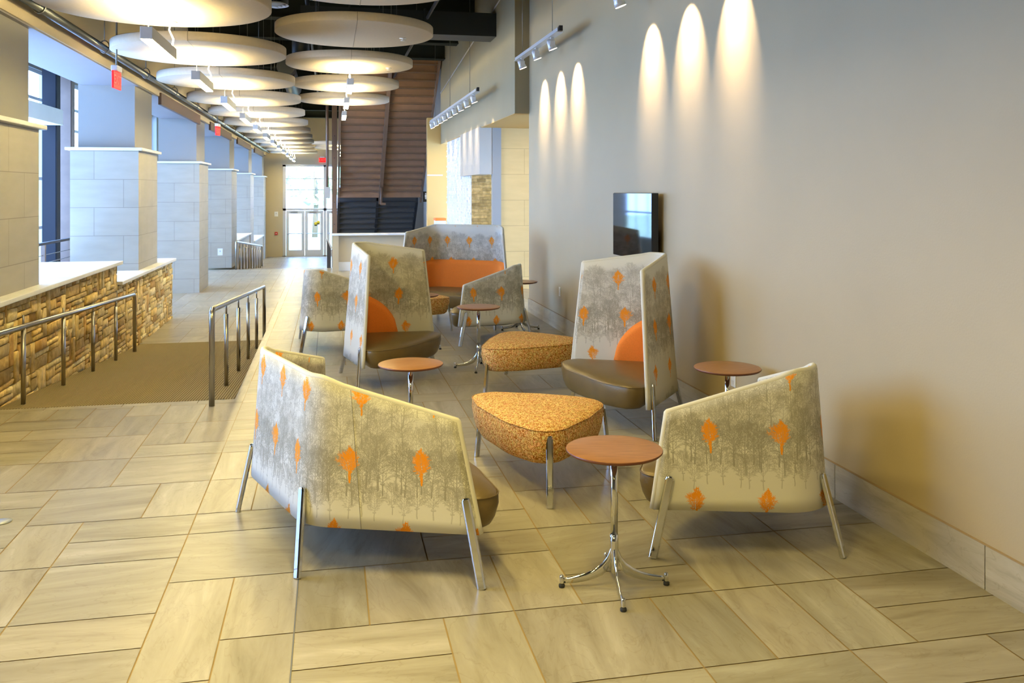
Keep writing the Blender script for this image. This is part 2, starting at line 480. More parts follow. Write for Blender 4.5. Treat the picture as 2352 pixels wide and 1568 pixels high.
m = mat('tree_print_cloth', (.6, .6, .55), .82, spec=.2)
uv = N(m, 'ShaderNodeUVMap'); uv.uv_map = 'uv'
ti = N(m, 'ShaderNodeTexImage'); ti.image = im; ti.extension = 'REPEAT'
L(m, uv.outputs[0], ti.inputs[0]); L(m, ti.outputs[0], bsdf(m).inputs['Base Color'])
nz = N(m, 'ShaderNodeTexNoise'); nz.inputs['Scale'].default_value = 420; tc = N(m, 'ShaderNodeTexCoord'); L(m, tc.outputs['Object'], nz.inputs['Vector'])
bp = N(m, 'ShaderNodeBump'); bp.inputs['Strength'].default_value = .12; bp.inputs['Distance'].default_value = .004
L(m, nz.outputs['Fac'], bp.inputs['Height']); L(m, bp.outputs[0], bsdf(m).inputs['Normal'])
M['trees'] = m

# ================================================================== THE SETTING
EDGE_X = -0.80                                 # left edge of the raised lounge floor
WALL_X = 2.91
PIER_X = -2.80
RAMP_Y0, RAMP_Y1, LAND_Z = 7.92, 13.65, -0.44
LAND_Y1, R2_Y1, LOW_Z, END_Y = 26.0, 35.2, -1.18, 41.0

# ---- tiled floor
rng = random.Random(5)
def mod_x(i): return -.142 + (.3055 * i if i >= 0 else .2915 * i)
def mod_y(j): return 3.68 + .292 * j
fixed = [(-2, 2, 2, 2), (-2, -1, 1, 3), (-1, 0, 1, 2), (-1, -2, 1, 2), (-4, 1, 2, 2), (-4, 3, 2, 1), (-4, 4, 2, 1), (-2, 4, 2, 1), (-3, 5, 1, 2), (-2, 5, 1, 2),
         (-5, 5, 2, 2), (-4, 0, 2, 1), (-2, 7, 1, 2), (-4, 7, 2, 2), (-1, 5, 1, 2), (0, 0, 1, 2), (1, 0, 2, 2), (0, -1, 2, 1), (2, -2, 1, 2), (0, -2, 2, 1), (3, -2, 2, 2), (3, 0, 1, 2),
         (4, 0, 2, 1), (4, 1, 2, 2), (2, 2, 2, 1), (2, 3, 2, 1), (0, 2, 2, 2), (6, 0, 1, 2), (5, -2, 1, 2), (6, -2, 1, 2), (7, -2, 1, 2), (7, 0, 1, 2), (8, -1, 2, 1), (8, -2, 2, 1), (8, 0, 2, 2), (6, 2, 2, 2), (8, 2, 2, 1)]
def tiles(mb, i0, i1, j0, j1, clip, zf):
    occ = set()
    lst = []
    def put(i, j, a, b):
        for p in range(a):
            for q in range(b): occ.add((i + p, j + q))
        lst.append((i, j, a, b))
    for t in fixed:
        if i0 <= t[0] and t[0] + t[2] <= i1 and j0 <= t[1] and t[1] + t[3] <= j1: put(*t)
    for j in range(j0, j1):
        for i in range(i0, i1):
            if (i, j) in occ: continue
            opts = [(2, 2), (1, 2), (2, 1), (1, 2), (2, 1)]; rng.shuffle(opts)
            for a, b in opts + [(1, 1)]:
                cells = [(i + p, j + q) for p in range(a) for q in range(b)]
                if any(c in occ or not (i0 <= c[0] < i1 and j0 <= c[1] < j1) for c in cells): continue
                if i < 0 < i + a: continue          # the movement joint runs on line 0
                put(i, j, a, b); break
    g = .0034
    for i, j, a, b in lst:
        x0, x1, y0, y1 = mod_x(i) + g, mod_x(i + a) - g, mod_y(j) + g, mod_y(j + b) - g
        x0, x1, y0, y1 = max(x0, clip[0]), min(x1, clip[1]), max(y0, clip[2]), min(y1, clip[3])
        if x1 - x0 < .01 or y1 - y0 < .01: continue
        t = rng.uniform(.82, 1.06); c = (t, t * rng.uniform(.985, 1.01), t * rng.uniform(.95, 1.02), 1)
        ox, oy = rng.uniform(0, 90), rng.uniform(0, 90)
        along = a > b or (a == b and rng.random() < .45)
        rot = rng.uniform(-.35, .35) if a == b else rng.uniform(-.08, .08)
        cs, sn = math.cos(rot), math.sin(rot)
        def U(x, y):
            p, q = (x - x0, y - y0) if along else (y - y0, x - x0)
            return (p * cs - q * sn + ox, p * sn + q * cs + oy)
        P = [(x0, y0), (x1, y0), (x1, y1), (x0, y1)]
        n = mb.add([(x, y, zf(y)) for x, y in P])
        mb.face((n, n + 1, n + 2, n + 3), [U(x, y) for x, y in P], c)

fl = empty('floor'); struct(fl)
def z_far(y):
    if y <= LAND_Y1: return LAND_Z
    if y <= R2_Y1: return LAND_Z + (LOW_Z - LAND_Z) * (y - LAND_Y1) / (R2_Y1 - LAND_Y1)
    return LOW_Z
mb = MB(); tiles(mb, -3, 24, -34, 60, (EDGE_X + .075, 7.4, -6, 21.0), lambda y: 0.0); tiles(mb, -24, -2, -34, 15, (-6.5, EDGE_X + .075, -6, RAMP_Y0 - .1), lambda y: 0.0)
mb.build('lounge_tiles', M['tile'], fl, fix=False)
mb = MB(); tiles(mb, -24, 12, 34, 130, (-6.5, EDGE_X, RAMP_Y1, LAND_Y1), z_far); tiles(mb, -24, 12, 34, 130, (EDGE_X, 3.2, 21, LAND_Y1), z_far)
tiles(mb, -24, 12, 70, 130, (-6.5, 3.2, LAND_Y1, END_Y + .1), z_far)
mb.build('landing_tiles', M['tile'], fl, fix=False)
mb = MB()
mb.box(EDGE_X, 7.5, -6.2, 21, -.45, -.003).box(-6.6, EDGE_X, -6.2, RAMP_Y0 - .1, -.45, -.003)
mb.box(-6.6, EDGE_X, RAMP_Y1, LAND_Y1, LAND_Z - .2, LAND_Z - .003).box(EDGE_X, 3.3, 21, LAND_Y1, LAND_Z - .2, LAND_Z - .003)
mb.hexa([(-6.6, LAND_Y1, LAND_Z - .2), (3.3, LAND_Y1, LAND_Z - .2), (3.3, R2_Y1, LOW_Z - .2), (-6.6, R2_Y1, LOW_Z - .2)], [(-6.6, LAND_Y1, LAND_Z - .003), (3.3, LAND_Y1, LAND_Z - .003), (3.3, R2_Y1, LOW_Z - .003), (-6.6, R2_Y1, LOW_Z - .003)])
mb.box(-6.6, 3.3, R2_Y1, END_Y + .3, LOW_Z - .2, LOW_Z - .003)
mb.build('grout_bed', M['grout'], fl)
# movement joint and pale border strip at the lounge edge
MB().box(-.1445, -.1395, -6, 20, -.002, .0015).build('movement_joint', M['joint'], fl)
mb = MB()
y = RAMP_Y0 - .1
while y < 20.8:
    t = rng.uniform(1.0, 1.12); y2 = min(y + .62, 20.98)
    n = mb.add([(EDGE_X, y + .002, .002), (EDGE_X + .073, y + .002, .002), (EDGE_X + .073, y2 - .002, .002), (EDGE_X, y2 - .002, .002), (EDGE_X, y2 - .002, -.44), (EDGE_X, y + .002, -.44)])
    ox = rng.uniform(0, 50)
    mb.face((n, n + 1, n + 2, n + 3), [(ox, 0), (ox, .07), (ox + .6, .07), (ox + .6, 0)], (t, t, t, 1))
    mb.face((n, n + 3, n + 4, n + 5), [(ox, 0), (ox + .6, 0), (ox + .6, .4), (ox, .4)], (t, t, t, 1)); y = y2
mb2 = mb
x = -6.5
while x < EDGE_X:
    x2 = min(x + .6, EDGE_X + .07); ox = rng.uniform(0, 50); t = rng.uniform(.98, 1.1)
    n = mb.add([(x + .002, RAMP_Y0 - .098, .0), (x2 - .002, RAMP_Y0 - .098, 0), (x2 - .002, RAMP_Y0, 0), (x + .002, RAMP_Y0, 0)])
    mb.face((n, n + 1, n + 2, n + 3), [(ox, 0), (ox + .6, 0), (ox + .6, .1), (ox, .1)], (t, t, t, 1)); x = x2
mb.build('border_strip', M['tile'], fl, fix=False)
# ramp with its carpet
ra = MB().hexa([(-2.7, RAMP_Y0, -.5), (EDGE_X, RAMP_Y0, -.5), (EDGE_X, RAMP_Y1, -.7), (-2.7, RAMP_Y1, -.7)],
               [(-2.7, RAMP_Y0, -.012), (EDGE_X, RAMP_Y0, -.012), (EDGE_X, RAMP_Y1, LAND_Z - .012), (-2.7, RAMP_Y1, LAND_Z - .012)]).build('ramp_bed', M['grout'], fl)
ca = MB().hexa([(-2.69, RAMP_Y0, -.012), (EDGE_X - .002, RAMP_Y0, -.012), (EDGE_X - .002, RAMP_Y1, LAND_Z - .012), (-2.69, RAMP_Y1, LAND_Z - .012)],
               [(-2.69, RAMP_Y0, .003), (EDGE_X - .002, RAMP_Y0, .003), (EDGE_X - .002, RAMP_Y1, LAND_Z + .003), (-2.69, RAMP_Y1, LAND_Z + .003)]).build('ramp_carpet', M['carpet'])
tag(ca, 'brown ribbed carpet covering the ramp between the two handrails', 'carpet')

def uvbox(mb, x0, x1, y0, y1, z0, z1, uo=0.0, zo=0.0):
    """box whose uv is metres along the face and up"""
    V = [(x0, y0, z0), (x1, y0, z0), (x1, y1, z0), (x0, y1, z0), (x0, y0, z1), (x1, y0, z1), (x1, y1, z1), (x0, y1, z1)]
    n = mb.add(V)
    for q, ax in (((0, 3, 2, 1), 2), ((4, 5, 6, 7), 2), ((0, 1, 5, 4), 0), ((1, 2, 6, 5), 1), ((2, 3, 7, 6), 0), ((3, 0, 4, 7), 1)):
        mb.face([n + i for i in q], [((V[i][0] if ax == 0 else V[i][1]) + uo, V[i][2] + zo) if ax < 2 else (V[i][0], V[i][1]) for i in q])
    return mb

# ---- right wall, its baseboard, and what follows behind its end
WEND = 12.75
wr = MB().box(WALL_X, 3.15, -6, WEND, 0, 5.4).build('wall_right', M['wall']); struct(wr)
bb = empty('baseboard_right'); struct(bb)
mb = MB(); y = -6.0
ys = [-6 + .0]
for y0 in np.arange(3.44 - 1.2 * 8, WEND, 1.2):
    y1 = min(y0 + 1.2, WEND)
    t = rng.uniform(1.3, 1.45); ox = rng.uniform(0, 50)
    a, b_ = WALL_X - .016, WALL_X
    n = mb.add([(a, y0 + .002, 0), (a, y1 - .002, 0), (a, y1 - .002, .2), (a, y0 + .002, .2), (b_, y0 + .002, .2), (b_, y1 - .002, .2)])
    mb.face((n, n + 1, n + 2, n + 3), [(ox, 0), (ox + 1.2, 0), (ox + 1.2, .2), (ox, .2)], (t, t, t, 1))
    mb.face((n + 3, n + 2, n + 5, n + 4), [(ox, .2), (ox + 1.2, .2), (ox + 1.2, .21), (ox, .21)], (t, t, t, 1))
mb.build('baseboard_tiles', M['tile'], bb, fix=False)
MB().box(WALL_X - .017, WALL_X + .001, -6, WEND, .2, .2035).build('baseboard_joint', M['trim'], bb)

hd = empty('wall_header'); struct(hd)
MB().box(2.69, 7.4, WEND - .02, 21.6, 2.95, 5.4).build('header_face', M['header_paint'], hd)
MB().box(2.69, 7.3, WEND, 21.6, 2.945, 2.952).build('header_soffit', M['gold_paint'], hd)
hb = MB().box(2.665, 2.93, 15.7, 18.1, 2.1, 2.96).build('wall_hung_box', M['box_paint']); struct(hb)
mb = MB(); uvbox(mb, 3.06, 7.4, 15.72, 15.95, 0, 2.95, .3, .25); o = mb.build('wall_hall', M['tan_tile']); struct(o)
struct(MB().box(2.90, 3.06, 15.68, 15.8, 0, 2.95).build('wall_hall_end', M['grey_paint']))
struct(MB().box(7.3, 7.5, 12, 16, 0, 3).build('wall_hall_side', M['tan_paint']))
# textured white feature wall with slatted end
fw = empty('wall_feature'); struct(fw)
mb = MB()
mb.box(2.72, 3.2, 17.02, 20.6, 0, 3.25)
for j in range(54):
    z0 = j * .06
    for i in range(18):
        y0 = 17.02 + i * .2 + (.1 if j % 2 else 0)
        d = rng.uniform(.006, .03)
        y1 = min(y0 + .198, 20.6)
        if y1 - y0 < .03: continue
        n = mb.add([(2.721, y0, z0), (2.721, y1, z0), (2.721, y1, z0 + .058), (2.721, y0, z0 + .058), (2.72 - d, y0 + .01, z0 + .01), (2.72 - d * .3, y1 - .01, z0 + .01), (2.72 - d * .3, y1 - .01, z0 + .05), (2.72 - d, y0 + .01, z0 + .05)])
        for q in ((4, 5, 6, 7), (0, 1, 5, 4), (1, 2, 6, 5), (2, 3, 7, 6), (3, 0, 4, 7)): mb.face([n + k for k in q])
mb.build('textured_tiles', M['white_paint'], fw)
mb = MB()
for j in range(36):
    x = 2.73
    while x < 3.17:
        x2 = min(3.19, x + rng.uniform(.1, .3)); t = rng.uniform(.6, 1.15)
        mb.box(x, x2 - .002, 17.0 - rng.uniform(.0, .02), 17.02, j * .06, j * .06 + .057, (.80 * t, .64 * t, .36 * t, 1)); x = x2
mb.build('slat_cladding', M['rubble'], fw)
# tan wall beyond, with white course line, and orange topped block
mb = MB(); uvbox(mb, 2.36, 2.9, 21.6, 21.8, -.44, 3.6); o = mb.build('wall_tan', M['gold_paint']); struct(o)
struct(MB().box(2.36, 2.74, 21.585, 21.6, 2.17, 2.2).build('trim_1', M['white_paint']))
ob = empty('display_block', (0, 0, 0)); tag(ob, 'small pale block with an orange top against the tan wall behind the sofa', 'block')
MB().box(2.5, 2.74, 21.0, 21.4, 0, 1.08).build('block_body', M['white_paint'], ob)
MB().box(2.49, 2.75, 20.99, 21.41, 1.08, 1.14).build('block_top', M['orange_paint'], ob)
# dark recess behind the stair
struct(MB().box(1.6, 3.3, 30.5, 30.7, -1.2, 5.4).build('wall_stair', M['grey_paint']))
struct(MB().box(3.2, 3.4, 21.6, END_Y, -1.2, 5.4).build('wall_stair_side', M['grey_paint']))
# ---- ceiling, back wall
struct(MB().box(-6.8, 7.5, -6.2, END_Y + .3, 5.4, 5.6).build('ceiling', M['ceiling']))
struct(MB().box(-6.8, 7.5, -6.2, -6, -.4, 5.4).build('wall_back', M['tan_paint']))

# ---- left piers, bulkhead
def pier(y0, x1, zb, lab):
    p = MB(); uvbox(p, x1 - .95, x1, y0, y0 + 1.45, zb, 2.40, -y0 + .2, .13)
    o = p.build('pillar', M['limestone']); struct(o)
    c = MB().box(x1 - 1.01, x1 + .06, y0 - .06, y0 + 1.51, 2.40, 2.445).build('pillar_cap', M['ledge'], o, .008)
    MB().box(x1 - .86, x1 - .07, y0 + .08, y0 + 1.37, 2.445, 5.4).build('pillar_shaft', M['grey_paint'], o)
    return o
for k, py in zip(range(-1, 6), (1.6, 7.95, 14.0, 20.25, 26.75, 32.95, 39.4)):
    pier(py, PIER_X, (0 if k < 1 else -.45 if k < 4 else -1.2), '')
bk = empty('wall_left_bulkhead'); struct(bk)
MB().box(-3.6, PIER_X, -6, END_Y, 3.39, 5.4).build('bulkhead_face', M['tan_paint'], bk)
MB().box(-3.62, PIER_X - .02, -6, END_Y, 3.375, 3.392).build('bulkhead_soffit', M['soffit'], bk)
for k in range(2, 6):
    y0 = 9.2 + 6.3 * (k - 1)
    b = MB().box(PIER_X - .02, PIER_X + .03, y0 + .15, y0 + 4.7, 3.25, 3.45).build('trim_beam', M['beam_brown']); struct(b)
# end wall and entrance ------------------------------------------------
ew = empty('wall_end'); struct(ew)
mb = MB().box(-6.8, -2.07, END_Y, END_Y + .2, LOW_Z - .1, 5.4).box(-2.07, 3.3, END_Y, END_Y + .2, 2.98, 5.4).box(1.6, 3.3, END_Y, END_Y + .2, LOW_Z - .1, 2.98)
mb.build('end_wall_face', M['tan_paint'], ew)
en = empty('window_1'); struct(en)
mb = MB()
for x in (-2.07, -.27, 1.52): mb.box(x, x + .13, END_Y - .03, END_Y + .12, LOW_Z, 2.98)
for (z0, z1) in ((.9, 1.0), (2.9, 3.0), (LOW_Z, LOW_Z + .04)): mb.box(-2.07, 1.62, END_Y - .03, END_Y + .12, z0, z1)
mb.build('entrance_frame', M['frame'], en)
mb = MB()
for z in (1.83, 2.33): mb.box(-1.95, 1.55, END_Y + .02, END_Y + .07, z, z + .035)
mb.build('mullion', M['mullion'], en)
for (x0, x1) in ((-1.95, -.27), (-.14, 1.52)):
    MB().box(x0, x1, END_Y + .04, END_Y + .05, 1.0, 2.9).build('window_pane', M['glass'], en)
def door(x0, x1, hinge):
    d = empty('door_%d' % (1 + len([o for o in COL.objects if o.name.startswith('door_') and o.type == 'EMPTY']))); struct(d)
    mb = MB(); y0, y1 = END_Y, END_Y + .05; zb, zt = LOW_Z + .02, .89
    mb.box(x0, x0 + .13, y0, y1, zb, zt).box(x1 - .13, x1, y0, y1, zb, zt).box(x0 + .13, x1 - .13, y0, y1, zb, zb + .27).box(x0 + .13, x1 - .13, y0, y1, zt - .13, zt)
    mb.build('door_leaf', M['frame'], d)
    MB().box(x0 + .13, x1 - .13, y0 + .02, y0 + .03, zb + .27, zt - .13).build('door_pane', M['glass'], d)
    MB().tube([(x0 + .04, y0 - .06, -.14), (x1 - .04, y0 - .06, -.14)], .018, 8).build('push_bar', M['alu'], d)
    MB().box(x0 + .2, x0 + .5, y0 - .05, y0, .80, .85).build('door_closer', M['steel'], d)
    return d
door(-1.93, -1.115, 0); door(-1.095, -.28, 1); d3 = door(-.13, .69, 0); door(.71, 1.51, 1)
for (x, z, mt) in ((-.62, .30, 'yellow'), (-.50, .36, 'yellow')):
    s = MB().lathe([(0, -.004), (.075, -.004), (.075, .004), (0, .004)], (0, 0, 0), 20).build('door_sticker', M['yellow'])
    s.rotation_euler = (R(90), 0, 0); s.location = (x, END_Y - .005, z)
    tag(s, 'round yellow sticker on the far glass door, %s of the pair' % ('lower left' if x < -.55 else 'upper right'), 'sticker', 'door stickers')
    b = MB().box(-.06, .06, -.1, -.055, .004, .009).build('sticker_band', M['black'], s)

# window wall on the left -------------------------------------------------
mb = MB().box(WIN_X - .2, WIN_X, -6, 4.65, -.1, 4.6).box(WIN_X - .2, WIN_X, -6, END_Y, -1.3, -.1).box(WIN_X - .2, WIN_X, -6, END_Y, 4.6, 5.4)
o = mb.build('wall_left', M['grey_paint']); struct(o)
for k in range(1, 7):
    yc = 1.1 + 6.32 * k
    wn = empty('window_%d' % (k + 1)); struct(wn)
    mb = MB()
    for i in range(5):
        y = yc - 2.7 + i * 1.35
        mb.box(WIN_X - .09, WIN_X - .05, y - .03, y + .03, -.1, 4.6)
    for z in (-.1, .9, 2.05, 3.35, 3.9, 4.52): mb.box(WIN_X - .09, WIN_X - .05, yc - 2.7, yc + 2.7, z, z + .07)
    mb.build('window_frame', M['mullion'], wn)
    MB().box(WIN_X - .075, WIN_X - .065, yc - 2.7, yc + 2.7, -.1, 4.6).build('window_pane', M['glass'], wn)
    struct(MB().box(WIN_X - .2, WIN_X + .15, yc + 2.75, yc + 3.55, -.5, 5.4).build('wall_left_pier', M['grey_paint']))

# half walls of rubble stone along the first ramp, limestone ones along the second
def rubble(name, x, y0, y1, zb0, zb1, zt, parent):
    """stones on the face x, laid on a small grid"""
    g = .056
    ny, nz = int((y1 - y0) / g), int((zt - min(zb0, zb1)) / g) + 1
    occ = np.zeros((ny, nz), bool)
    mb = MB()
    tones = [(.84, .60, .22), (.90, .68, .30), (.74, .50, .17), (.92, .74, .38), (.80, .58, .25), (.56, .34, .11), (.86, .62, .24), (.66, .50, .24)]
    for j in range(nz):
        for i in range(ny):
            if occ[i, j]: continue
            q_ = rng.random()
            if q_ < .13: sh = [(2, 5), (2, 4), (1, 3), (3, 3)]
            elif q_ < .60: sh = [(rng.randint(4, 9), 1), (rng.randint(3, 6), 1)]
            else: sh = [(rng.randint(4, 9), 2), (rng.randint(3, 6), 2)]
            sh += [(3, 1), (2, 1), (1, 2), (1, 1)]
            for a, b in sh:
                if i + a > ny or j + b > nz or occ[i:i + a, j:j + b].any(): continue
                occ[i:i + a, j:j + b] = True
                break
            yy0, yy1 = y0 + i * g, y0 + (i + a) * g
            zz0, zz1 = zt - (nz - j) * g, zt - (nz - j - b) * g
            t = rng.uniform(.65, 1.2); c = rng.choice(tones); c = (min(1, c[0] * t), min(1, c[1] * t), min(1, c[2] * t), 1)
            d = rng.uniform(.018, .036); e = .0045
            jt = lambda s_: rng.uniform(-s_, s_)
            q = [(yy0 + e, zz0 + e), (yy1 - e, zz0 + e), (yy1 - e, zz1 - e), (yy0 + e, zz1 - e)]
            B = [(x, a_, b2) for a_, b2 in q]
            Mi = [(x + d * .75, a_ + jt(.004), b2 + jt(.004)) for a_, b2 in q]
            cy, cz = (yy0 + yy1) / 2, (zz0 + zz1) / 2
            F = [(x + d + jt(.006), a_ + (.006 if a_ < cy else -.006) + jt(.004), b2 + (.006 if b2 < cz else -.006) + jt(.004)) for a_, b2 in q]
            n = mb.add(B + Mi + F)
            for k in range(4):
                k2 = (k + 1) % 4
                mb.face((n + k, n + k2, n + 4 + k2, n + 4 + k), None, c, True); mb.face((n + 4 + k, n + 4 + k2, n + 8 + k2, n + 8 + k), None, c, True)
            mb.face((n + 8, n + 9, n + 10, n + 11), None, c, True)
    return mb.build(name, M['rubble'], parent)
def halfwall(y0, y1, zb, zt, x=PIER_X + .06):
    h = empty('wall_half'); struct(h)
    MB().box(x - 1.15, x, y0, y1, zb, zt - .05).build('wall_core', M['mortar'], h)
    rubble('stone_facing', x, y0, y1, zb, zb, zt - .052, h)
    e_ = MB(); uvbox(e_, x - 1.16, x + .02, y0 - .03, y0, zb, zt - .045); e_.build('wall_end_stone', M['limestone'], h)
    MB().box(x - 1.2, x + .085, y0, y1 + .03, zt - .045, zt).build('wall_cap', M['ledge'], h, .006)
    return h
halfwall(6.2, 12.3, -.5, .88); halfwall(12.3, 16.4, -.6, .61)
for (y0, y1, zt) in ((28.25, 33.1, .28), (34.6, 39.4, -.10)):
    h = empty('wall_half'); struct(h)
    MB().box(PIER_X - .95, PIER_X - .02, y0, y1, -1.25, zt - .05).build('wall_core', M['wall'], h)
    MB().box(PIER_X - .98, PIER_X + .03, y0, y1, zt - .05, zt).build('wall_cap', M['ledge'], h, .006)

# low parapet in front of the stair
lp = empty('wall_low'); struct(lp)
MB().box(.19, 2.69, 20.1, 20.3, 0, .80).build('parapet_body', M['tan_paint'], lp)
MB().box(.06, .2, 19.95, 20.3, 0, .80).build('parapet_end', M['wall'], lp)
MB().box(.04, 2.69, 19.93, 20.32, .80, .835).build('parapet_cap', M['white_paint'], lp)
MB().box(.2, 2.69, 20.085, 20.1, 0, .2).build('parapet_base', M['ledge'], lp)

# outdoors: lawn and trees beyond the glass
struct(MB().box(-60, 60, END_Y + .4, 110, -1.5, -1.4).build('ground', M['lawn']))
def out_tree(x, y, h, lab):
    t = empty('tree', (x, y, -1.4)); tag(t, lab, 'tree', 'trees outside')
    MB().tube([(0, 0, 0), (.1, 0, h * .4), (0, .1, h * .7)], [.2, .16, .08], 8).build('trunk', M['bark'], t)
    mb = MB(); rg = random.Random(int(x * 7 + y))
    for k in range(120):
        a, b_ = rg.uniform(0, 6.28), rg.uniform(-1, 1)
        rr = h * .36 * rg.uniform(.3, 1) ** .4
        p = Vector((math.cos(a) * math.sqrt(1 - b_ * b_) * rr, math.sin(a) * math.sqrt(1 - b_ * b_) * rr, h * .66 + b_ * rr * .9))
        s = rg.uniform(.18, .4); u = Vector((rg.uniform(-1, 1), rg.uniform(-1, 1), rg.uniform(-1, 1))).normalized(); v = u.orthogonal().normalized()
        n = mb.add([p - u * s - v * s, p + u * s - v * s, p + u * s + v * s, p - u * s + v * s]); mb.face((n, n + 1, n + 2, n + 3))
    mb.build('foliage', M['foliage'], t, fix=False)
out_tree(-1.0, 62, 6.5, 'leafy tree outside seen through the upper entrance glazing')
out_tree(-4.6, 58, 3.2, 'low shrub like tree outside behind the left entrance door')
out_tree(6.5, 68, 8.0, 'tall tree outside right of the entrance')
# ================================================================== SEATING
def round_path(pts, radii, closed=False, seg=10):
    """polyline with rounded corners"""
    out = []; n = len(pts)
    for i, p in enumerate(pts):
        p = Vector(p); r = radii[i]
        if (not closed and i in (0, n - 1)) or r <= 0: out.append(p); continue
        a = (Vector(pts[i - 1]) - p); b = (Vector(pts[(i + 1) % n]) - p)
        la, lb = a.length, b.length; a.normalize(); b.normalize()
        ang = math.acos(max(-1, min(1, a.dot(b)))); t = r / math.tan(ang / 2)
        t = min(t, la * .48, lb * .48); r2 = t * math.tan(ang / 2)
        c = p + (a + b).normalized() * (r2 / math.sin(ang / 2))
        s, e = p + a * t - c, p + b * t - c
        th = math.atan2(s.x * e.y - s.y * e.x, s.dot(e))
        for k in range(seg + 1):
            q = th * k / seg
            out.append(c + Vector((s.x * math.cos(q) - s.y * math.sin(q), s.x * math.sin(q) + s.y * math.cos(q))))
    return out

class Path:
    def __init__(s, pts):
        s.p = pts; s.d = [0.0]
        for a, b in zip(pts, pts[1:]): s.d.append(s.d[-1] + (b - a).length)
        s.len = s.d[-1]
    def at(s, f):
        d = max(0, min(1, f)) * s.len
        for i in range(len(s.p) - 1):
            if d <= s.d[i + 1] or i == len(s.p) - 2:
                seg = s.d[i + 1] - s.d[i]; t = (d - s.d[i]) / seg if seg > 1e-9 else 0
                return s.p[i].lerp(s.p[i + 1], t)
    def nrm(s, f):
        e = .02
        d = s.at(min(1, f + e)) - s.at(max(0, f - e)); d.normalize()
        return Vector((-d.y, d.x))

def make_shell(path, zb, z_tip, z_mid, flat, lean, rake, th, uvo, parent, seam_at):
    """upholstered shell standing on a plan path; path runs so that its left side is inside"""
    nu, nv = 72, 10
    def ztop(f):
        q = min(1, (1 - abs(2 * f - 1)) / (1 - flat))
        q = q if q < .8 else .8 + .2 * math.sin((q - .8) / .2 * math.pi / 2) * .9
        return z_tip + (z_mid - z_tip) * q
    def pos(f, t, off):
        k = rake / path.len * t
        ff = k + f * (1 - 2 * k)
        p = path.at(ff) + path.nrm(ff) * (lean * t + off)
        return Vector((p.x, p.y, zb + (ztop(f) - zb) * t))
    mb = MB()
    for off, flip in ((0, 1), (th, 0)):
        ids = [[None] * (nv + 1) for _ in range(nu + 1)]
        for i in range(nu + 1):
            for j in range(nv + 1):
                ids[i][j] = mb.add([pos(i / nu, j / nv, off)])
        for i in range(nu):
            for j in range(nv):
                q = [(i, j), (i + 1, j), (i + 1, j + 1), (i, j + 1)]
                U = []
                for a, b in q:
                    k = rake / path.len * b / nv; ff = k + a / nu * (1 - 2 * k)
                    U.append(((ff * path.len + uvo[0]) / TW, (zb + (ztop(a / nu) - zb) * b / nv - .25 + uvo[1]) / TH))
                mb.face([ids[a][b] for a, b in q], U, None, True)
        if off == 0: o_ids = ids
        else: i_ids = ids
    for i in range(nu):
        for j in (0, nv):
            mb.face((o_ids[i][j], o_ids[i + 1][j], i_ids[i + 1][j], i_ids[i][j]), [(0, .02)] * 4)
    for i in (0, nu):
        for j in range(nv):
            mb.face((o_ids[i][j], o_ids[i][j + 1], i_ids[i][j + 1], i_ids[i][j]), [(0, .02)] * 4)
    sh = mb.build('shell', M['trees'], parent)
    edge = [pos(0, j / nv, th / 2) for j in range(nv + 1)] + [pos(i / nu, 1, th / 2) for i in range(nu + 1)] + [pos(1, 1 - j / nv, th / 2) for j in range(nv + 1)]
    MB().tube(edge, th * .5, 8).build('piping', M['piping'], sh)
    for f in seam_at:
        MB().tube([pos(f, j / nv, -.0002) for j in range(nv + 1)], .0018, 6).build('seam', M['seam'], sh)
    return pos, ztop

def make_pad(pos, zb, ztop, f0, f1, th, z0, ztp, power, parent):
    """orange lumbar pad hugging the inside of the shell"""
    nu, nv = 40, 14
    mb = MB(); ids = []
    for i in range(nu + 1):
        a = -1 + 2 * i / nu; f = f0 + (f1 - f0) * i / nu
        hgt = max(.004, (1 - abs(a) ** power) ** (1 / power))
        row = []
        for j in range(nv + 1):
            b = j / nv; z = z0 + (ztp - z0) * hgt * b
            t = (z - zb) / (ztop(f) - zb)
            e = min(1, (1 - abs(a)) / .12, (1 - b) * hgt / .12 + .0)
            e = max(0, e); bul = .05 * math.sqrt(max(0, 1 - (1 - e) ** 2)) + .012 * math.sin(math.pi * b)
            row.append(mb.add([pos(f, t, th + .002 + bul)]))
        ids.append(row)
    for i in range(nu):
        for j in range(nv):
            mb.face((ids[i][j], ids[i + 1][j], ids[i + 1][j + 1], ids[i][j + 1]), None, None, True)
    return mb.build('back_pad', M['orange'], parent)

def cushion(plan, z0, zs, crown, inset, name, mt, parent, seam=True):
    n = len(plan); cx = sum(p.x for p in plan) / n; cy = sum(p.y for p in plan) / n
    rad = sum(math.hypot(p.x - cx, p.y - cy) for p in plan) / n
    def ring(ins, z):
        k = 1 - ins / rad
        return [(cx + (p.x - cx) * k, cy + (p.y - cy) * k, z) for p in plan]
    h = zs - z0
    rr = [ring(.08 + inset, z0), ring(.03 + inset, z0 + .004), ring(.012 + inset * .8, z0 + .022), ring(inset * .5, z0 + h * .35), ring(inset * .12 - .006, z0 + h * .7), ring(0, zs - .012), ring(.006, zs),
          ring(.016, zs + crown * .14), ring(.04, zs + crown * .36), ring(.09, zs + crown * .62), ring(.18, zs + crown * .84), ring(.30, zs + crown * .97), ring(rad * .97, zs + crown)]
    o = MB().rings(rr).build(name, mt, parent)
    if seam:
        r0 = ring(-.001, zs - .003)
        MB().tube(r0 + [r0[0]], .0035, 6, cap=False).build('welt', mt, o)
    return o

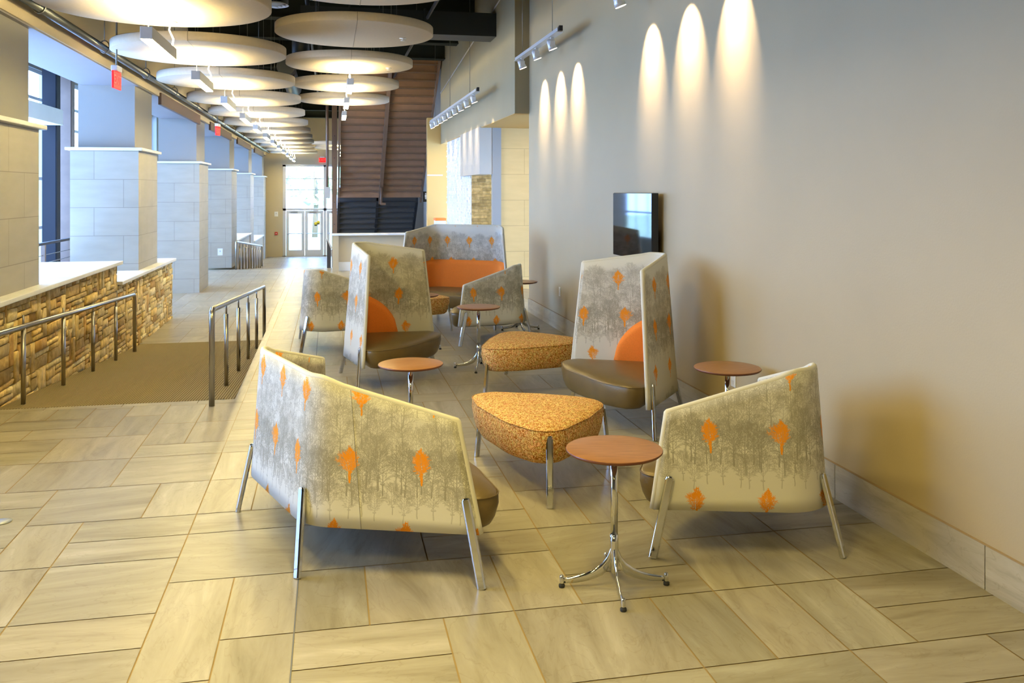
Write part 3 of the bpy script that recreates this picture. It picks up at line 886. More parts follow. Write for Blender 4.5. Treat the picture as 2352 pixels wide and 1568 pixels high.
def leg(parent, top, foot, face, w=.042, d=.026):
    """chrome flat bar leg with rounded head"""
    top, foot = Vector(top), Vector(foot); ax = (top - foot).normalized()
    f = Vector((face[0], face[1], 0)); f = (f - ax * f.dot(ax)).normalized(); s = ax.cross(f)
    sec = [(-.5, -.28), (-.3, -.5), (.3, -.5), (.5, -.28), (.5, .28), (.3, .5), (-.3, .5), (-.5, .28)]
    mb = MB(); rr = []
    for c, k, kd in ((foot, .9, .9), (foot + ax * .004, 1, 1), (top - ax * w * .5, 1, 1), (top - ax * w * .2, .88, 1), (top - ax * w * .05, .6, .9), (top, .25, .6)):
        rr.append([c + s * (a * w * k) + f * (b * d * kd) for a, b in sec])
    return mb.rings(rr, smooth=False).build('leg', M['chrome'], parent, .002)

def seat_unit(name, label, cat, group, corners, turn_r, tips, zb, z_tip, z_mid, flat, lean, rake, uvo, loc, rz, pad, legs_at, front, seam_at, ext=.075):
    """corners: plan points of the back; tips: wing ends (right side seen from the front first)"""
    t = empty(name, (loc[0], loc[1], 0), R(rz)); tag(t, label, cat, group)
    # path from tip A (left of the axis) round the back to tip B: inside on its left
    pts = [tips[0]] + corners + [tips[1]]
    path = Path(round_path([Vector(p) for p in pts], [0] + [turn_r] * len(corners) + [0], seg=16))
    th = .034
    pos, ztop = make_shell(path, zb, z_tip, z_mid, flat, lean, rake, th, uvo, t, seam_at)
    cx = sum(p.x for p in path.p) / len(path.p) + .18; cy = 0
    # seat cushion
    ins = th + .012
    inner = []
    for p in pts[1:-1]:
        v = Vector(p); inner.append((v.x + ins * 1.25, v.y * (1 - ins / max(.3, abs(v.y) + .3)) if abs(v.y) > .01 else 0))
    A, B = Vector(tips[0]), Vector(tips[1])
    def inward(p, q):
        d = (p - q).normalized(); nrm = Vector((-d.y, d.x)); nrm = nrm if nrm.dot(Vector((0, -p.y))) > 0 else -nrm
        return p + nrm * ins * 1.05 + d * ext
    A2, B2 = inward(A, Vector(corners[0])), inward(B, Vector(corners[-1]))
    plan = [tuple(A2)] + inner + [tuple(B2)] + [(B2.x + front * .75, B2.y * .52), (A2.x + front * .75, A2.y * .52)]
    radii = [.10] + [turn_r * .9] * len(inner) + [.10] + [.7, .7]
    pl = round_path([Vector(p) for p in plan], radii, True, 8)
    cushion(pl, .20, .375, .05, .03, 'seat', M['leather'], t)
    if pad: make_pad(pos, zb, ztop, pad[0], pad[1], th, .38, pad[2], pad[3], t)
    for f in legs_at:
        p0 = pos(f, (.385 - zb) / (ztop(f) - zb), 0); nr = path.nrm(f)
        out = Vector((p0.x - cx, p0.y - cy)).normalized()
        top = Vector((p0.x - nr.x * .004, p0.y - nr.y * .004, .39))
        foot = Vector((p0.x + out.x * .10 - nr.x * .012, p0.y + out.y * .10 - nr.y * .012, 0))
        leg(t, top, foot, (-nr.x, -nr.y))
    return t

HALF = R(38.5)
def corner_chair(label, V, axis, high, uvo=(0, 0), seam=.36):
    Lw = .97
    loc = (V[0] - .07 * math.cos(R(axis)), V[1] - .07 * math.sin(R(axis)))
    tips = [(Lw * math.cos(HALF), Lw * math.sin(HALF)), (Lw * math.cos(HALF), -Lw * math.sin(HALF))]
    if high:
        return seat_unit('high_back_chair', label, 'chair', 'high back lounge chairs', [(0, 0)], .25, tips, .215, 1.20, 1.285, .22, .085, .12, uvo, loc, axis, (.20, .80, .80, 2.1), (.035, .5, .965), .20, (seam,))
    return seat_unit('low_back_chair', label, 'chair', 'low back lounge chairs', [(0, 0)], .25, tips, .225, .69, .905, .16, .05, .075, uvo, loc, axis, (.22, .78, .62, 2.1), (.035, .5, .965), .20, (seam,))

corner_chair('low lounge chair at front right, printed back to us beside the near round table', (2.46, 3.90), 126, False, (.18, 0), .66)
corner_chair('high back chair below the television, bronze seat and orange pad showing', (2.81, 6.74), 192.5, True, (.2, .76), .62)
corner_chair('high back chair on the left facing right, behind the second round table', (.12, 8.82), -39, True, (.1, .76), .40)
corner_chair('low lounge chair seen from behind in mid distance, beyond the slender chrome table', (2.37, 10.26), 151, False, (.28, 0), .66)
corner_chair('low lounge chair at far left, rounded back towards us, half hidden by high chair', (-.30, 10.05), 50, False, (.15, 0), .36)

# turn is the bend of each wing away from the straight back
def wing_dir(turn):
    # back runs along y; a wing bent by `turn` degrees towards the front (+x)
    return (math.sin(R(turn)), math.cos(R(turn)))
def settee(label, name, loc, axis, half, wing, turn, high, uvo, pad, seams, legs, flat, rad):
    d = wing_dir(turn)
    tips = [(wing * d[0], half + wing * d[1]), (wing * d[0], -half - wing * d[1])]
    z = (.215, 1.20, 1.30) if high else (.225, .725, .912)
    return seat_unit(name, label, 'settee', None, [(0, half), (0, -half)], rad, tips, z[0], z[1], z[2], flat, .08 if high else .05, .09 if high else .115, uvo, loc, axis, pad, legs, .17, seams, .125)

settee('low lounge settee in the left foreground, tree printed shell turned to us on chrome legs', 'low_back_settee', (-.29, 4.68), 20.7, .475, .84, 50, False, (.213, .07), (.16, .84, .62, 4), (.215, .785), (.012, .335, .665, .988), .40, .28)
settee('high back settee at the back of the group with a wide orange back pad', 'high_back_settee', (1.99, 12.62), 239, .62, .68, 70, True, (0, .76), (.10, .90, .80, 5), (.30, .70), (.04, .32, .68, .96), .45, .30)

def ottoman(label, V, A, B, fr):
    """rounded triangle stool: V, A, B are its feet; the side A-B is the bulging front"""
    V, A, B = Vector(V), Vector(A), Vector(B); c = (V + A + B) / 3
    t = empty('ottoman', (c.x, c.y, 0)); tag(t, label, 'ottoman', 'squiggle cloth ottomans')
    k = .97
    v, a, b = [(p - c) * k for p in (V, A, B)]
    ab = (b - a); mid = (a + b) / 2; o = (mid - v).normalized()
    va = (a + v) / 2; vb = (b + v) / 2
    v2, a2, b2 = v * 1.16, a * 1.26, b * 1.20
    plan = [v2, vb + (vb.normalized() * .09), b2, a.lerp(b, .72) + o * fr, a.lerp(b, .28) + o * fr, a2, va + (va.normalized() * .09)]
    if (b - v).cross(a - v) < 0 if hasattr(v, 'cross') and isinstance((b - v).cross(a - v), float) else False: plan = plan[::-1]
    pl = round_path(plan, [.13, .9, .13, .5, .5, .13, .9], True, 8)
    cushion(pl, .22, .43, .035, .02, 'seat', M['squiggle'], t)
    for p in (v, a, b):
        u = p.normalized()
        leg(t, (p.x + u.x * .004, p.y + u.y * .004, .40), (p.x + u.x * .055, p.y + u.y * .055, 0), (u.x, u.y), .04, .024)
    return t
ottoman('gold and rust ottoman nearest us, between the near settee and the front round table', (1.76, 5.50), (1.00, 5.84), (1.23, 4.86), .15)
ottoman('gold and rust ottoman behind the nearest one, left of the right hand high chair', (1.70, 8.40), (1.35, 7.55), (2.28, 7.75), .15)
ottoman('small part of a gold and rust ottoman in front of the back settee', (1.02, 11.85), (.72, 11.08), (1.50, 11.22), .12)

# ---- round tables
def table():
    t = empty('pedestal_table')
    top = MB().lathe([(0, .607), (.19, .607), (.212, .612), (.22, .620), (.22, .624), (.2185, .6265)], n=64).build('table_top_edge', M['cherry_edge'], t)
    MB().lathe([(0, .600), (.06, .600), (.06, .607), (0, .607)], n=24).build('top_plate', M['chrome'], t)
    MB().lathe([(.2187, .6262), (.21, .6285), (.10, .6290), (0, .6290)], n=64).build('table_top', M['cherry'], t)
    MB().lathe([(0, .236), (.017, .236), (.017, .60), (0, .60)], n=24).build('stem', M['chrome'], t)
    MB().lathe([(0, .06), (.012, .06), (.016, .09), (.0175, .15), (.0185, .20), (.0185, .236), (.0, .236)], n=24).build('hub', M['chrome'], t)
    for k in range(4):
        a = k * math.pi / 2; ca, sa = math.cos(a), math.sin(a)
        mb = MB(); rr = []
        prof = [(.004, .205, .026), (.012, .19, .045), (.020, .165, .06), (.032, .135, .062), (.055, .105, .052), (.09, .079, .041), (.13, .061, .034), (.175, .049, .029), (.215, .043, .024), (.236, .041, .022)]
        for i, (r_, z, h) in enumerate(prof):
            wd = .010 + .004 * (1 - i / 9)
            sec = [(-.5, -.5), (.5, -.5), (.5, .25), (.25, .5), (-.25, .5), (-.5, .25)]
            rr.append([(ca * r_ - sa * wd * p, sa * r_ + ca * wd * p, z - h / 2 + h * q) for p, q in sec])
        l = mb.rings(rr).build('leg', M['chrome'], t)
        cx, cy = ca * .240, sa * .240
        MB().lathe([(0, .016), (.0085, .016), (.0095, .02), (.0095, .05), (.007, .054), (0, .054)], (cx, cy, 0), 16).build('foot', M['chrome'], l)
        MB().lathe([(0, 0), (.013, 0), (.014, .004), (.014, .012), (.009, .016), (0, .016)], (cx, cy, 0), 16).build('glide', M['rubber'], l)
    return t
t0 = table()
for i, (x, y, rz, lab) in enumerate([
    (1.27, 3.82, -9, 'round cherry topped table nearest us, on a four footed chrome pedestal'),
    (.54, 5.98, 20, 'round cherry topped table behind the low settee, in front of the left high chair'),
    (2.59, 5.42, 10, 'round cherry topped table against the right wall behind the front right chair'),
    (1.48, 8.78, -16, 'round cherry topped table in mid distance, whole chrome pedestal showing left of an ottoman'),
    (2.42, 11.1, 0, 'round cherry table mostly hidden behind the mid distance low chair at the wall'),
    (.99, 9.92, 0, 'round cherry table whose edge peeps out right of the left high chair')]):
    o = t0 if i == 0 else copy_tree(t0)
    o.location = (x, y, 0); o.rotation_euler = (0, 0, R(rz))
    tag(o, lab, 'table', 'round pedestal tables')

# ================================================================== ON THE RIGHT WALL
tv = empty('television', (2.80, 7.90, 1.47)); tag(tv, 'black flat screen television hung on the right wall above the high chair', 'television')
MB().box(.0, .06, -.54, .54, -.31, .31).build('tv_body', M['black'], tv, .006)
MB().box(-.006, .0, -.535, .535, -.305, .305).build('screen', M['black_gloss'], tv)
MB().box(.06, .11, -.2, .2, -.15, .15).build('wall_bracket', M['black'], tv)

def wall_plate(loc, size, label, name='outlet_plate', axis='x', parts=True):
    o = empty(name, loc); tag(o, label, 'wall plate')
    if axis == 'x':
        MB().box(-.008, 0, -size[0] / 2, size[0] / 2, -size[1] / 2, size[1] / 2).build('plate', M['white_plastic'], o, .002)
        for s in (-1, 1): MB().box(-.0095, -.008, -.016, .016, s * size[1] * .22 - .014, s * size[1] * .22 + .014).build('socket', M['alu'], o)
    else:
        MB().box(-size[0] / 2, size[0] / 2, -.008, 0, -size[1] / 2, size[1] / 2).build('plate', M['white_plastic'], o, .002)
        MB().box(-.02, .02, -.011, -.008, .0, .04).build('switch', M['mullion'], o)
    return o
wall_plate((WALL_X, 10.95, .50), (.075, .12), 'white outlet plate low on the right wall beyond the high chair')
wall_plate((WALL_X, 5.98, .42), (.075, .12), 'pale outlet plate on the right wall in the chair shadow above the table')
wall_plate((-3.12, 26.75, .02), (.14, .2), 'small white switch plate on the fourth limestone pier', 'switch_plate', 'y')
wall_plate((-2.36, END_Y, .75), (.16, .22), 'white alarm horn on the tan end wall left of the doors', 'alarm_plate', 'y')
rp = empty('fire_pull_station', (-2.36, END_Y, -.13)); tag(rp, 'small red fire pull box on the end wall below the white alarm', 'fire alarm')
MB().box(-.065, .065, -.05, 0, -.07, .07).build('pull_box', M['red_plastic'], rp, .005)
MB().box(-.03, .03, -.06, -.05, -.012, .012).build('pull_handle', M['white_plastic'], rp)

# ---- track lights with their spots
def track(label, x, z, y0, y1, heads, energy, tilt=35, cone=62):
    t = empty('track_light', (x, (y0 + y1) / 2, z)); tag(t, label, 'track light', 'wall washing track lights')
    yo = (y0 + y1) / 2
    MB().box(-.03, .03, y0 - yo, y1 - yo, 0, .045).box(-.045, .045, y0 - yo, y1 - yo, -.006, .0).build('track_rail', M['alu'], t)
    MB().box(-.02, .02, y0 - yo - .05, y0 - yo, .0, .06).build('feed_end', M['black'], t)
    for f in (.12, .5, .88) if y1 - y0 > 4 else (.15, .85):
        y = y0 + (y1 - y0) * f - yo
        MB().tube([(0, y, .045), (0, y, 5.4 - z)], .004, 6).build('suspension_wire', M['wire'], t)
    for yh in heads:
        y = yh - yo
        h = MB().box(-.02, .02, y - .032, y + .032, -.05, -.006).box(-.035, .03, y - .048, y + .048, -.125, -.05).build('spot_head', M['white_plastic'], t, .004)
        ax = Vector((math.sin(R(22)), 0, -math.cos(R(22))))
        c = Vector((-.012, y, -.075))
        MB().tube([c - ax * .055, c - ax * .03, c + ax * .03, c + ax * .075], [.022, .042, .047, .056], 20).build('lamp_can', M['alu'], h)
        e = c + ax * .077
        MB().tube([e, e + ax * .002], .05, 20).build('lens', M['spot_lens'], h)
        for en, tl, cn, bl in ((energy * .9, tilt, cone, .4), (energy * 1.4, tilt - 6, cone * .72, 1.0)):      # wide field and hot centre beam of the reflector
            l = bpy.data.lights.new('spot_lamp', 'SPOT'); l.energy = en; l.color = (1, .80, .60); l.spot_size = R(cn); l.spot_blend = bl; l.shadow_soft_size = .02
            lo = bpy.data.objects.new('spot_lamp', l); COL.objects.link(lo); lo.parent = t
            lo.location = e + ax * .012
            lo.rotation_euler = Vector((-math.sin(R(tl)), 0, math.cos(R(tl)))).to_track_quat('Z', 'Y').to_euler()
    return t
SPOT_W = 110
track('three lamp track light at the top edge above the television, one white head showing', 2.59, 3.63, 5.45, 8.0, [5.95, 6.78, 7.65], SPOT_W)
track('three lamp white track light hung before the tan wall corner', 2.59, 3.63, 9.75, 12.1, [10.13, 10.92, 11.78], SPOT_W)
track('long nine lamp track light over the textured white wall in the distance', 2.36, 3.42, 14.1, 20.8, [14.5 + .76 * i for i in range(9)], 34, 27, 52)

# ================================================================== CEILING
def disc(label, x, y, z, joint=True, sprinkler=False):
    t = empty('ceiling_disc', (x, y, z)); tag(t, label, 'ceiling panel', 'round acoustic ceiling discs')
    MB().lathe([(0, 0), (.99, 0), (1.0, .006), (1.0, .10), (.995, .106), (0, .106)], n=96).build('panel', M['disc'], t)
    MB().box(-.004, .004, -1.001, 1.001, -.0015, .104).build('panel_joint', M['disc_joint'], t)
    for a in (45, 135, 225, 315):
        MB().tube([(.7 * math.cos(R(a)), .7 * math.sin(R(a)), .106), (.7 * math.cos(R(a)), .7 * math.sin(R(a)), 5.4 - z)], .003, 5).build('suspension_wire', M['wire'], t)
    if sprinkler:
        MB().lathe([(0, -.035), (.03, -.035), (.03, -.031), (.008, -.028), (.008, -.008), (.045, -.006), (.045, 0), (0, 0)], (.62, .1, 0), 20).build('sprinkler_head', M['alu'], t)
    return t
def pendant(label, x, y, z, ztop, lit=True):
    t = empty('linear_pendant_light', (x, y, z)); tag(t, label, 'pendant light', 'linear pendant lights')
    h = MB().box(-.05, .05, 0, 1.22, .004, .11).build('housing', M['fixture'], t, .003)
    MB().box(-.042, .042, .008, 1.212, -.003, .006).build('diffuser', M['lamp'], t)
    MB().box(-.035, .035, .03, 1.19, .109, .112).build('uplight', M['lamp_up'], t)
    d = ztop - z
    MB().tube([(.02, 1.14, .11), (.035, 1.13, .11 + (d - .11) * .35), (.0, 1.10, .11 + (d - .11) * .7), (.02, 1.08, d)], .009, 8).build('cord', M['cord'], t)
    MB().lathe([(0, d - .012), (.06, d - .012), (.06, d), (0, d)], (.02, 1.08, 0), 20).build('canopy', M['cord'], t)
    MB().tube([(0, .10, .11), (0, .10, d)], .003, 5).build('suspension_wire', M['wire'], t)
    return t
for k in range(12):
    disc('cream ceiling disc, %s from the front in the long left row' % ORD[k], -1.52, 8.30 + 2.81 * k, 3.44)
for k in range(-1, 12):
    pendant('bar shaped pendant lamp under the left row of discs, %s from the front' % ORD[k + 1], -1.53, 7.95 + 2.81 * k, 3.09, 3.44 if k >= 0 else 5.4)
for k in range(5):
    disc('cream ceiling disc, %s from the front in the short right row' % ORD[k], .32, 8.60 + 2.85 * k, 3.80, True, k in (1, 2))
for k in range(3):
    pendant('bar shaped pendant lamp under the right row of discs, %s from the front' % ORD[k], .32, 13.95 + 2.85 * k, 3.45, 3.80)
for k in range(2):
    disc('distant cream disc left of the stair post, %s one of two' % ('nearer' if k == 0 else 'farther'), .35, 33.2 + 3 * k, 3.5)
    pendant('distant pendant lamp partly behind the stair post, %s one of two' % ('nearer' if k == 0 else 'farther'), .40, 33.4 + 3 * k, 3.25, 3.5)

du = empty('air_duct', (0, 0, 0)); tag(du, 'big black rectangular air duct crossing the ceiling to the right wall', 'duct')
MB().box(-.45, 2.70, 14.2, 14.75, 4.34, 4.72).build('duct_run', M['duct_black'], du)
for x in (.3, 1.5): MB().box(x, x + .03, 14.17, 14.78, 4.31, 4.75).build('duct_flange', M['duct_black'], du)
for (x, y, z, lab) in ((-.72, 12.35, 4.32, 'round white ceiling air vent beside the biggest disc, top left of middle'), (-.55, 17.6, 4.35, 'round white ceiling air vent over the third disc of the right row'), (-.95, 20.5, 4.2, 'round white air vent between the two disc rows, farther back')):
    v = empty('ceiling_vent', (x, y, z)); tag(v, lab, 'vent', 'round ceiling vents')
    MB().lathe([(.0, .03), (.17, .03), (.17, 5.4 - z), (0, 5.4 - z)], n=24).build('vent_neck', M['duct_black'], v)
    for r0, zz in ((.17, 0), (.125, -.012), (.08, -.022), (.035, -.03)):
        MB().lathe([(r0 - .03, zz + .02), (r0, zz), (r0 + .008, zz + .004), (r0 - .02, zz + .03)], n=32).build('vent_ring', M['white_plastic'], v)
sd = empty('spiral_duct', (0, 0, 0)); tag(sd, 'grey spiral wound round duct under the dark ceiling before the stair', 'duct')
pts = [(-.95, 20.0, 4.55), (-.93, 24.0, 4.5)]
MB().tube([Vector(pts[0]).lerp(Vector(pts[1]), i / 60) for i in range(61)], [.19 + .008 * (i % 3 == 0) for i in range(61)], 20).build('duct_run', M['duct_grey'], sd)
for f in (.2, .8):
    p = Vector(pts[0]).lerp(Vector(pts[1]), f)
    MB().tube([p + Vector((0, 0, .18)), (p.x, p.y, 5.4)], .012, 6).build('duct_hanger', M['wire'], sd)
# ceiling joists and small pipes, all dark
for i, y in enumerate((9.6, 12.0, 16.4, 18.6, 20.8, 23.0, 27.0, 31.0, 35.0, 38.5)):
    struct(MB().box(PIER_X, 2.69, y, y + .16, 4.95, 5.4).box(PIER_X, 2.69, y - .08, y + .24, 4.93, 4.955).build('ceiling_beam', M['ceiling']))
for i, (x, z, lab) in enumerate(((-.35, 4.75, 'thin dark pipe along the ceiling left of the right disc row'), (1.55, 4.6, 'thin dark pipe along the ceiling right of the right disc row'))):
    p = MB().tube([(x, 8, z), (x, 30, z)], .028, 8).build('ceiling_pipe', M['dark_steel']); tag(p, lab, 'pipe', 'thin ceiling pipes')
    for y in (11, 16, 21, 26): MB().tube([(x, y, z), (x, y, 5.4)], .007, 5).build('pipe_hanger', M['wire'], p)
# long conduit on the bulkhead, with ring hangers
cd = empty('conduit', (-2.62, 0, 3.49)); tag(cd, 'long dark grey pipe running along the left bulkhead above the piers', 'pipe')
MB().tube([(0, 5, 0), (0, 40, 0)], .042, 12).build('pipe_run', M['duct_grey'], cd)
for i in range(12):
    y = 6.4 + i * 2.4
    MB().tube([(.0 + .055 * math.cos(2 * math.pi * q / 14), y, .02 + .075 * math.sin(2 * math.pi * q / 14)) for q in range(15)], .007, 6, cap=False).build('hanger_ring', M['wire'], cd)
    MB().tube([(0, y, .09), (0, y, 1.9)], .006, 5).build('hanger_rod', M['wire'], cd)
# conduit line on the upper right wall
tag(MB().tube([(2.68, 12.9, 4.95), (2.68, 21.5, 4.2)], .012, 8).build('wall_conduit', M['fixture']), 'thin conduit slanting along the upper right wall near the ceiling', 'conduit')

# ---- exit signs
def exit_sign(label, x, y, z, rz, hang):
    t = empty('exit_sign', (x, y, z), R(rz)); tag(t, label, 'exit sign', 'red exit signs')
    MB().box(-.15, .15, -.012, .012, 0, .20).build('sign_face', M['exit_red'], t, .004)
    MB().box(-.10, .10, -.035, .035, .20, .265).build('sign_housing', M['alu'], t, .006)
    if hang: MB().tube([(0, 0, .265), (0, 0, hang)], .01, 8).build('hanger_stem', M['wire'], t)
    for s in (1, -1):
        c = bpy.data.curves.new('sign_letters', 'FONT'); c.body = 'EXIT'; c.size = .145; c.align_x = 'CENTER'; c.align_y = 'CENTER'; c.extrude = .001
        f = bpy.data.objects.new('font_source', c); COL.objects.link(f)
        bpy.context.view_layer.update()
        me = bpy.data.meshes.new_from_object(f.evaluated_get(bpy.context.evaluated_depsgraph_get()))
        bpy.data.objects.remove(f); bpy.data.curves.remove(c)
        me.name = 'sign_letters'; me.materials.clear(); me.materials.append(M['exit_text'])
        o = bpy.data.objects.new('sign_letters', me); COL.objects.link(o); o.parent = t
        o.location = (0, -.0135 * s, .10); o.rotation_euler = (R(90), 0, 0 if s == 1 else R(180))
    return t
exit_sign('red exit sign hung under the left pipe by the second pier, nearest of the three', -2.42, 10.9, 2.98, 87, 2.43)
exit_sign('red exit sign hung under the left pipe farther along the piers', -2.42, 20.3, 3.02, 80, 2.39)
exit_sign('red exit sign over the far glass doors at the end wall', -.32, END_Y - .08, 3.10, 0, 0)

# ================================================================== HANDRAILS
def handrail(label, x, y0, y1, zf, h, posts, first_full=True, last_full=True, r=.024, bars=None):
    t = empty('handrail', (x, y0, 0)); tag(t, label, 'handrail', 'steel ramp handrails')
    P = [(0, 0, zf(y0)), (0, 0, zf(y0) + h - .07), (0, .02, zf(y0) + h - .02), (0, .07, zf(y0 + .07) + h)]
    Q = [(0, y1 - y0 - .07, zf(y1 - .07) + h), (0, y1 - y0 - .02, zf(y1) + h - .015), (0, y1 - y0, zf(y1) + h - .07), (0, y1 - y0, zf(y1))]
    MB().tube((P if first_full else P[3:]) + (Q if last_full else Q[:1]), r, 14).build('rail', M['steel'], t)
    for y in posts:
        p = MB().tube([(0, y - y0, zf(y) - .01), (0, y - y0, zf(y) + h - .11)], r * .82, 12).build('post', M['steel'], t)
        MB().tube([(0, y - y0, zf(y) + h - .11), (0, y - y0, zf(y) + h - .01)], r * .36, 8).build('post_pin', M['steel'], p)
    return t
def zr1(y): return 0 if y < RAMP_Y0 else max(LAND_Z, LAND_Z * (y - RAMP_Y0) / (RAMP_Y1 - RAMP_Y0))
def zr2(y): return z_far(y)
handrail('steel handrail in front of the rubble stone wall on the left', -2.55, 5.6, 12.5, zr1, .77, [6.9, 8.15, 9.3, 10.4, 11.45], False, True)
handrail('steel handrail on the right side of the carpeted ramp, left of the settee', -.965, 7.70, 13.7, zr1, .80, [8.75, 9.9, 11.05, 12.3])
handrail('small distant handrail descending beyond the fourth pier', -2.62, 26.2, 36.0, zr2, .80, [27.2, 28.2, 29.2, 30.2, 31.2, 32.2, 33.2, 34.2, 35.1], True, True, .03)
# cable guard rail by the window
gr = empty('guard_rail', (-4.55, 14.0, 0)); tag(gr, 'dark cable guard rail by the left window between the first two piers', 'railing')
for y in (0, 1.5, 3.0, 4.5): MB().box(-.03, .03, y - .03, y + .03, -.45, .92).build('post', M['brown_steel'], gr)
MB().box(-.03, .03, -.1, 4.6, .92, .96).build('top_rail', M['dark_steel'], gr)
for i in range(6): MB().tube([(0, -.1, .1 + i * .13), (0, 4.6, .1 + i * .13)], .006, 6).build('cable', M['wire'], gr)
# steel window columns
def column(label, x, y, wd, mt, h0=-.5, name='steel_column'):
    t = empty(name, (x, y, 0)); tag(t, label, 'column', 'steel columns')
    MB().box(-wd / 2, wd / 2, -.02, .02, h0, 5.4).build('web', mt, t)
    for s in (-1, 1): MB().box(-wd * .5, wd * .5, s * wd * .5 - .02, s * wd * .5 + .02, h0, 5.4).build('flange', mt, t)
    for s in (-1, 1): MB().box(s * wd * .5 - .02, s * wd * .5 + .02, -wd * .5, wd * .5, h0, 5.4).build('side_plate', mt, t)
    return t
M['blue_steel'] = mat('blue_grey_steel', (.022, .023, .028), .6, 0, .2)
column('blue grey steel column before the left window, between the first two piers', -6.22, 21.75, .27, M['blue_steel'])
column('brown column right of the blue grey one at the left window', -6.2, 22.9, .24, M['brown_steel'])
wb = MB().box(-6.4, -5.9, 18.0, 21.5, 3.28, 3.62).build('window_beam', M['white_paint']); struct(wb)

# ================================================================== STAIR
st = empty('staircase', (0, 0, 0)); tag(st, 'brown steel staircase seen from underneath, rising towards us behind the low wall', 'staircase')
X0, X1 = .29, 2.60
ZB, YB, RISE, RUN = 1.66, 25.75, .172, .2285
for k in range(20):
    y, z = YB - RUN * k, ZB + RISE * k
    sp_ = MB().box(X0, X1, y - .03, y, z - .01, z + RISE - .03).build('step', M['stair_panel'], st)
    MB().box(X0, X1, y - RUN - .045, y, z + RISE - .04, z + RISE).build('tread', M['stair_tread'], sp_)
def stringer(x, y0, z0, n, mt, wd=.05, dp=.34):
    y1, z1 = y0 - RUN * n, z0 + RISE * n
    MB().hexa([(x, y0, z0 - dp * .55), (x + wd, y0, z0 - dp * .55), (x + wd, y0, z0 + dp * .5), (x, y0, z0 + dp * .5)],
              [(x, y1, z1 - dp * .55), (x + wd, y1, z1 - dp * .55), (x + wd, y1, z1 + dp * .5), (x, y1, z1 + dp * .5)]).build('stringer', mt, st)
stringer(X0 - .06, YB + .1, ZB - .02, 20.4, M['brown_steel']); stringer(X1, YB + .1, ZB - .02, 20.4, M['brown_steel'])
stringer(1.40, YB + .1, ZB - .12, 20, M['brown_steel'], .09, .24)
MB().box(X0 - .06, X1 + .05, YB - .02, YB + 1.3, ZB - .06, ZB + .02).build('landing_plate', M['stair_panel'], st)
MB().box(X0 - .06, X1 + .05, YB - .12, YB - .04, ZB - .05, ZB + .24).build('landing_beam', M['stair_panel'], st)
for k in range(17):  # lower flight: its shade is painted in, with darker risers and treads
    y, z = YB + 1.3 + RUN * k, ZB - RISE * k
    sp_ = MB().box(X0, X1, y, y + .03, z - RISE, z + .0).build('step', M['stair_shaded'], st)
    MB().box(X0, X1, y - .03, y + RUN, z - RISE - .035, z - RISE).build('tread', M['dark_steel'], sp_)
for x in (X0 - .06, X1, 1.40):  # lower stringers, dark steel standing in for the shade on them
    y0, z0, y1, z1 = YB + 1.3, ZB, YB + 1.3 + RUN * 16.5, ZB - RISE * 16.5
    MB().hexa([(x, y0, z0 - .22), (x + .07, y0, z0 - .22), (x + .07, y0, z0 + .1), (x, y0, z0 + .1)], [(x, y1, z1 - .22), (x + .07, y1, z1 - .22), (x + .07, y1, z1 + .1), (x, y1, z1 + .1)]).build('stringer', M['dark_steel'], st)
# hanger at the middle stringer foot
MB().tube([(1.44, 25.2, 1.9), (1.44, 25.2, 1.42)], .03, 8).box(1.42, 1.56, 25.15, 25.25, 1.40, 1.46).build('stringer_hanger', M['brown_steel'], st)
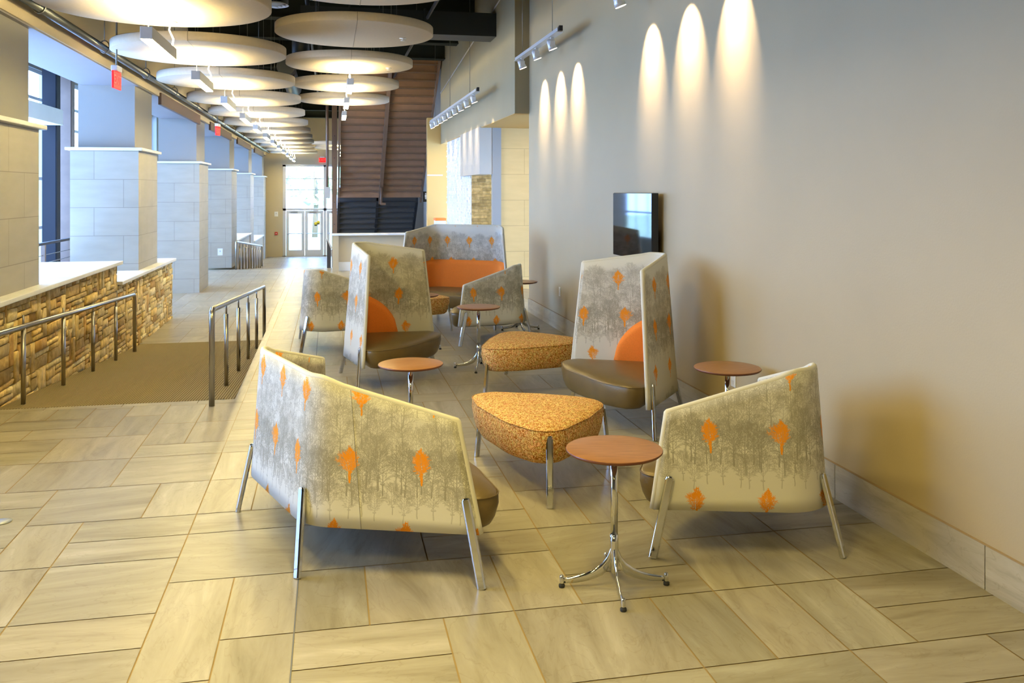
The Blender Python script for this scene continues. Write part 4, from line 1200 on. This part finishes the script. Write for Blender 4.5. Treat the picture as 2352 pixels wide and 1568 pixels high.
# posts left of the stair
sp = empty('stair_post', (.06, 24.4, 0)); tag(sp, 'dark brown steel post beside the left edge of the staircase', 'post')
MB().box(.03, .11, -.05, .05, -.5, 5.4).box(.0, .14, -.06, -.05, -.5, 5.4).build('post_flange', M['brown_steel'], sp)
for z in (.3, .9, 1.5, 2.1, 2.7, 3.3): MB().lathe([(0, -.02), (.012, -.02), (.012, 0), (0, 0)], (.07, -.065, z), 8).build('bolt', M['dark_steel'], sp)
sr = empty('stair_rod', (-.06, 24.0, 0)); tag(sr, 'slim steel rod ending in a grey box left of the stair post', 'post')
MB().tube([(0, 0, 1.86), (0, 0, 5.4)], .035, 8).build('rod', M['brown_steel'], sr)
MB().box(-.07, .08, -.06, .06, 1.60, 1.90).build('junction_box', M['mullion'], sr)
# slanted end panel of the stair guard
ge = empty('guard_end_panel', (0, 0, 0)); tag(ge, 'dark slanted steel panel at the left end of the low wall', 'railing')
MB().hexa([(-.06, 20.9, 0), (.03, 20.9, 0), (.03, 20.95, 0), (-.06, 20.95, 0)], [(-.06, 20.9, .66), (.03, 20.9, .44), (.03, 20.95, .44), (-.06, 20.95, .66)]).build('panel', M['dark_steel'], ge)
MB().bar((-.07, 20.92, .68), (.04, 20.92, .44), .02, .06).build('panel_rail', M['alu'], ge)
# restroom sign behind the stair
rs = empty('restroom_sign', (2.50, 22.9, 1.62)); tag(rs, 'black sign with white pictograms beside the stair foot', 'sign')
MB().box(-.11, .11, -.01, .01, -.11, .16).build('sign_plate', M['black'], rs)
for s in (-1, 1):
    MB().lathe([(0, 0), (.018, 0), (.018, .006), (0, .006)], (0, 0, 0), 12).build('pictogram', M['white_plastic'], rs).matrix_local = Matrix.Translation((s * .042, -.011, .105)) @ Matrix.Rotation(R(90), 4, 'X')
    mb = MB()
    if s < 0: mb.box(-.065, -.019, -.016, -.01, .02, .08).box(-.06, -.045, -.016, -.01, -.04, .02).box(-.039, -.024, -.016, -.01, -.04, .02)
    else: mb.hexa([(.012, -.016, 0), (.072, -.016, 0), (.072, -.01, 0), (.012, -.01, 0)], [(.03, -.016, .08), (.054, -.016, .08), (.054, -.01, .08), (.03, -.01, .08)]).box(.03, .054, -.016, -.01, -.04, 0)
    mb.build('pictogram', M['white_plastic'], rs)
mb = MB().box(-.012, .012, -.016, -.01, -.085, -.05)
mb.build('arrow', M['white_plastic'], rs)
MB().tube([(0, 0, .16), (0, 0, .4)], .012, 8).build('sign_stem', M['wire'], rs)
# floor box cover at the left edge
fb = MB().lathe([(0, 0), (.045, 0), (.05, .003), (0, .004)], (0, 0, 0), 24).build('floor_box_cover', M['mullion']); fb.location = (-1.745, 5.235, 0)
tag(fb, 'small round metal floor cover at the left edge of the picture', 'floor cover')
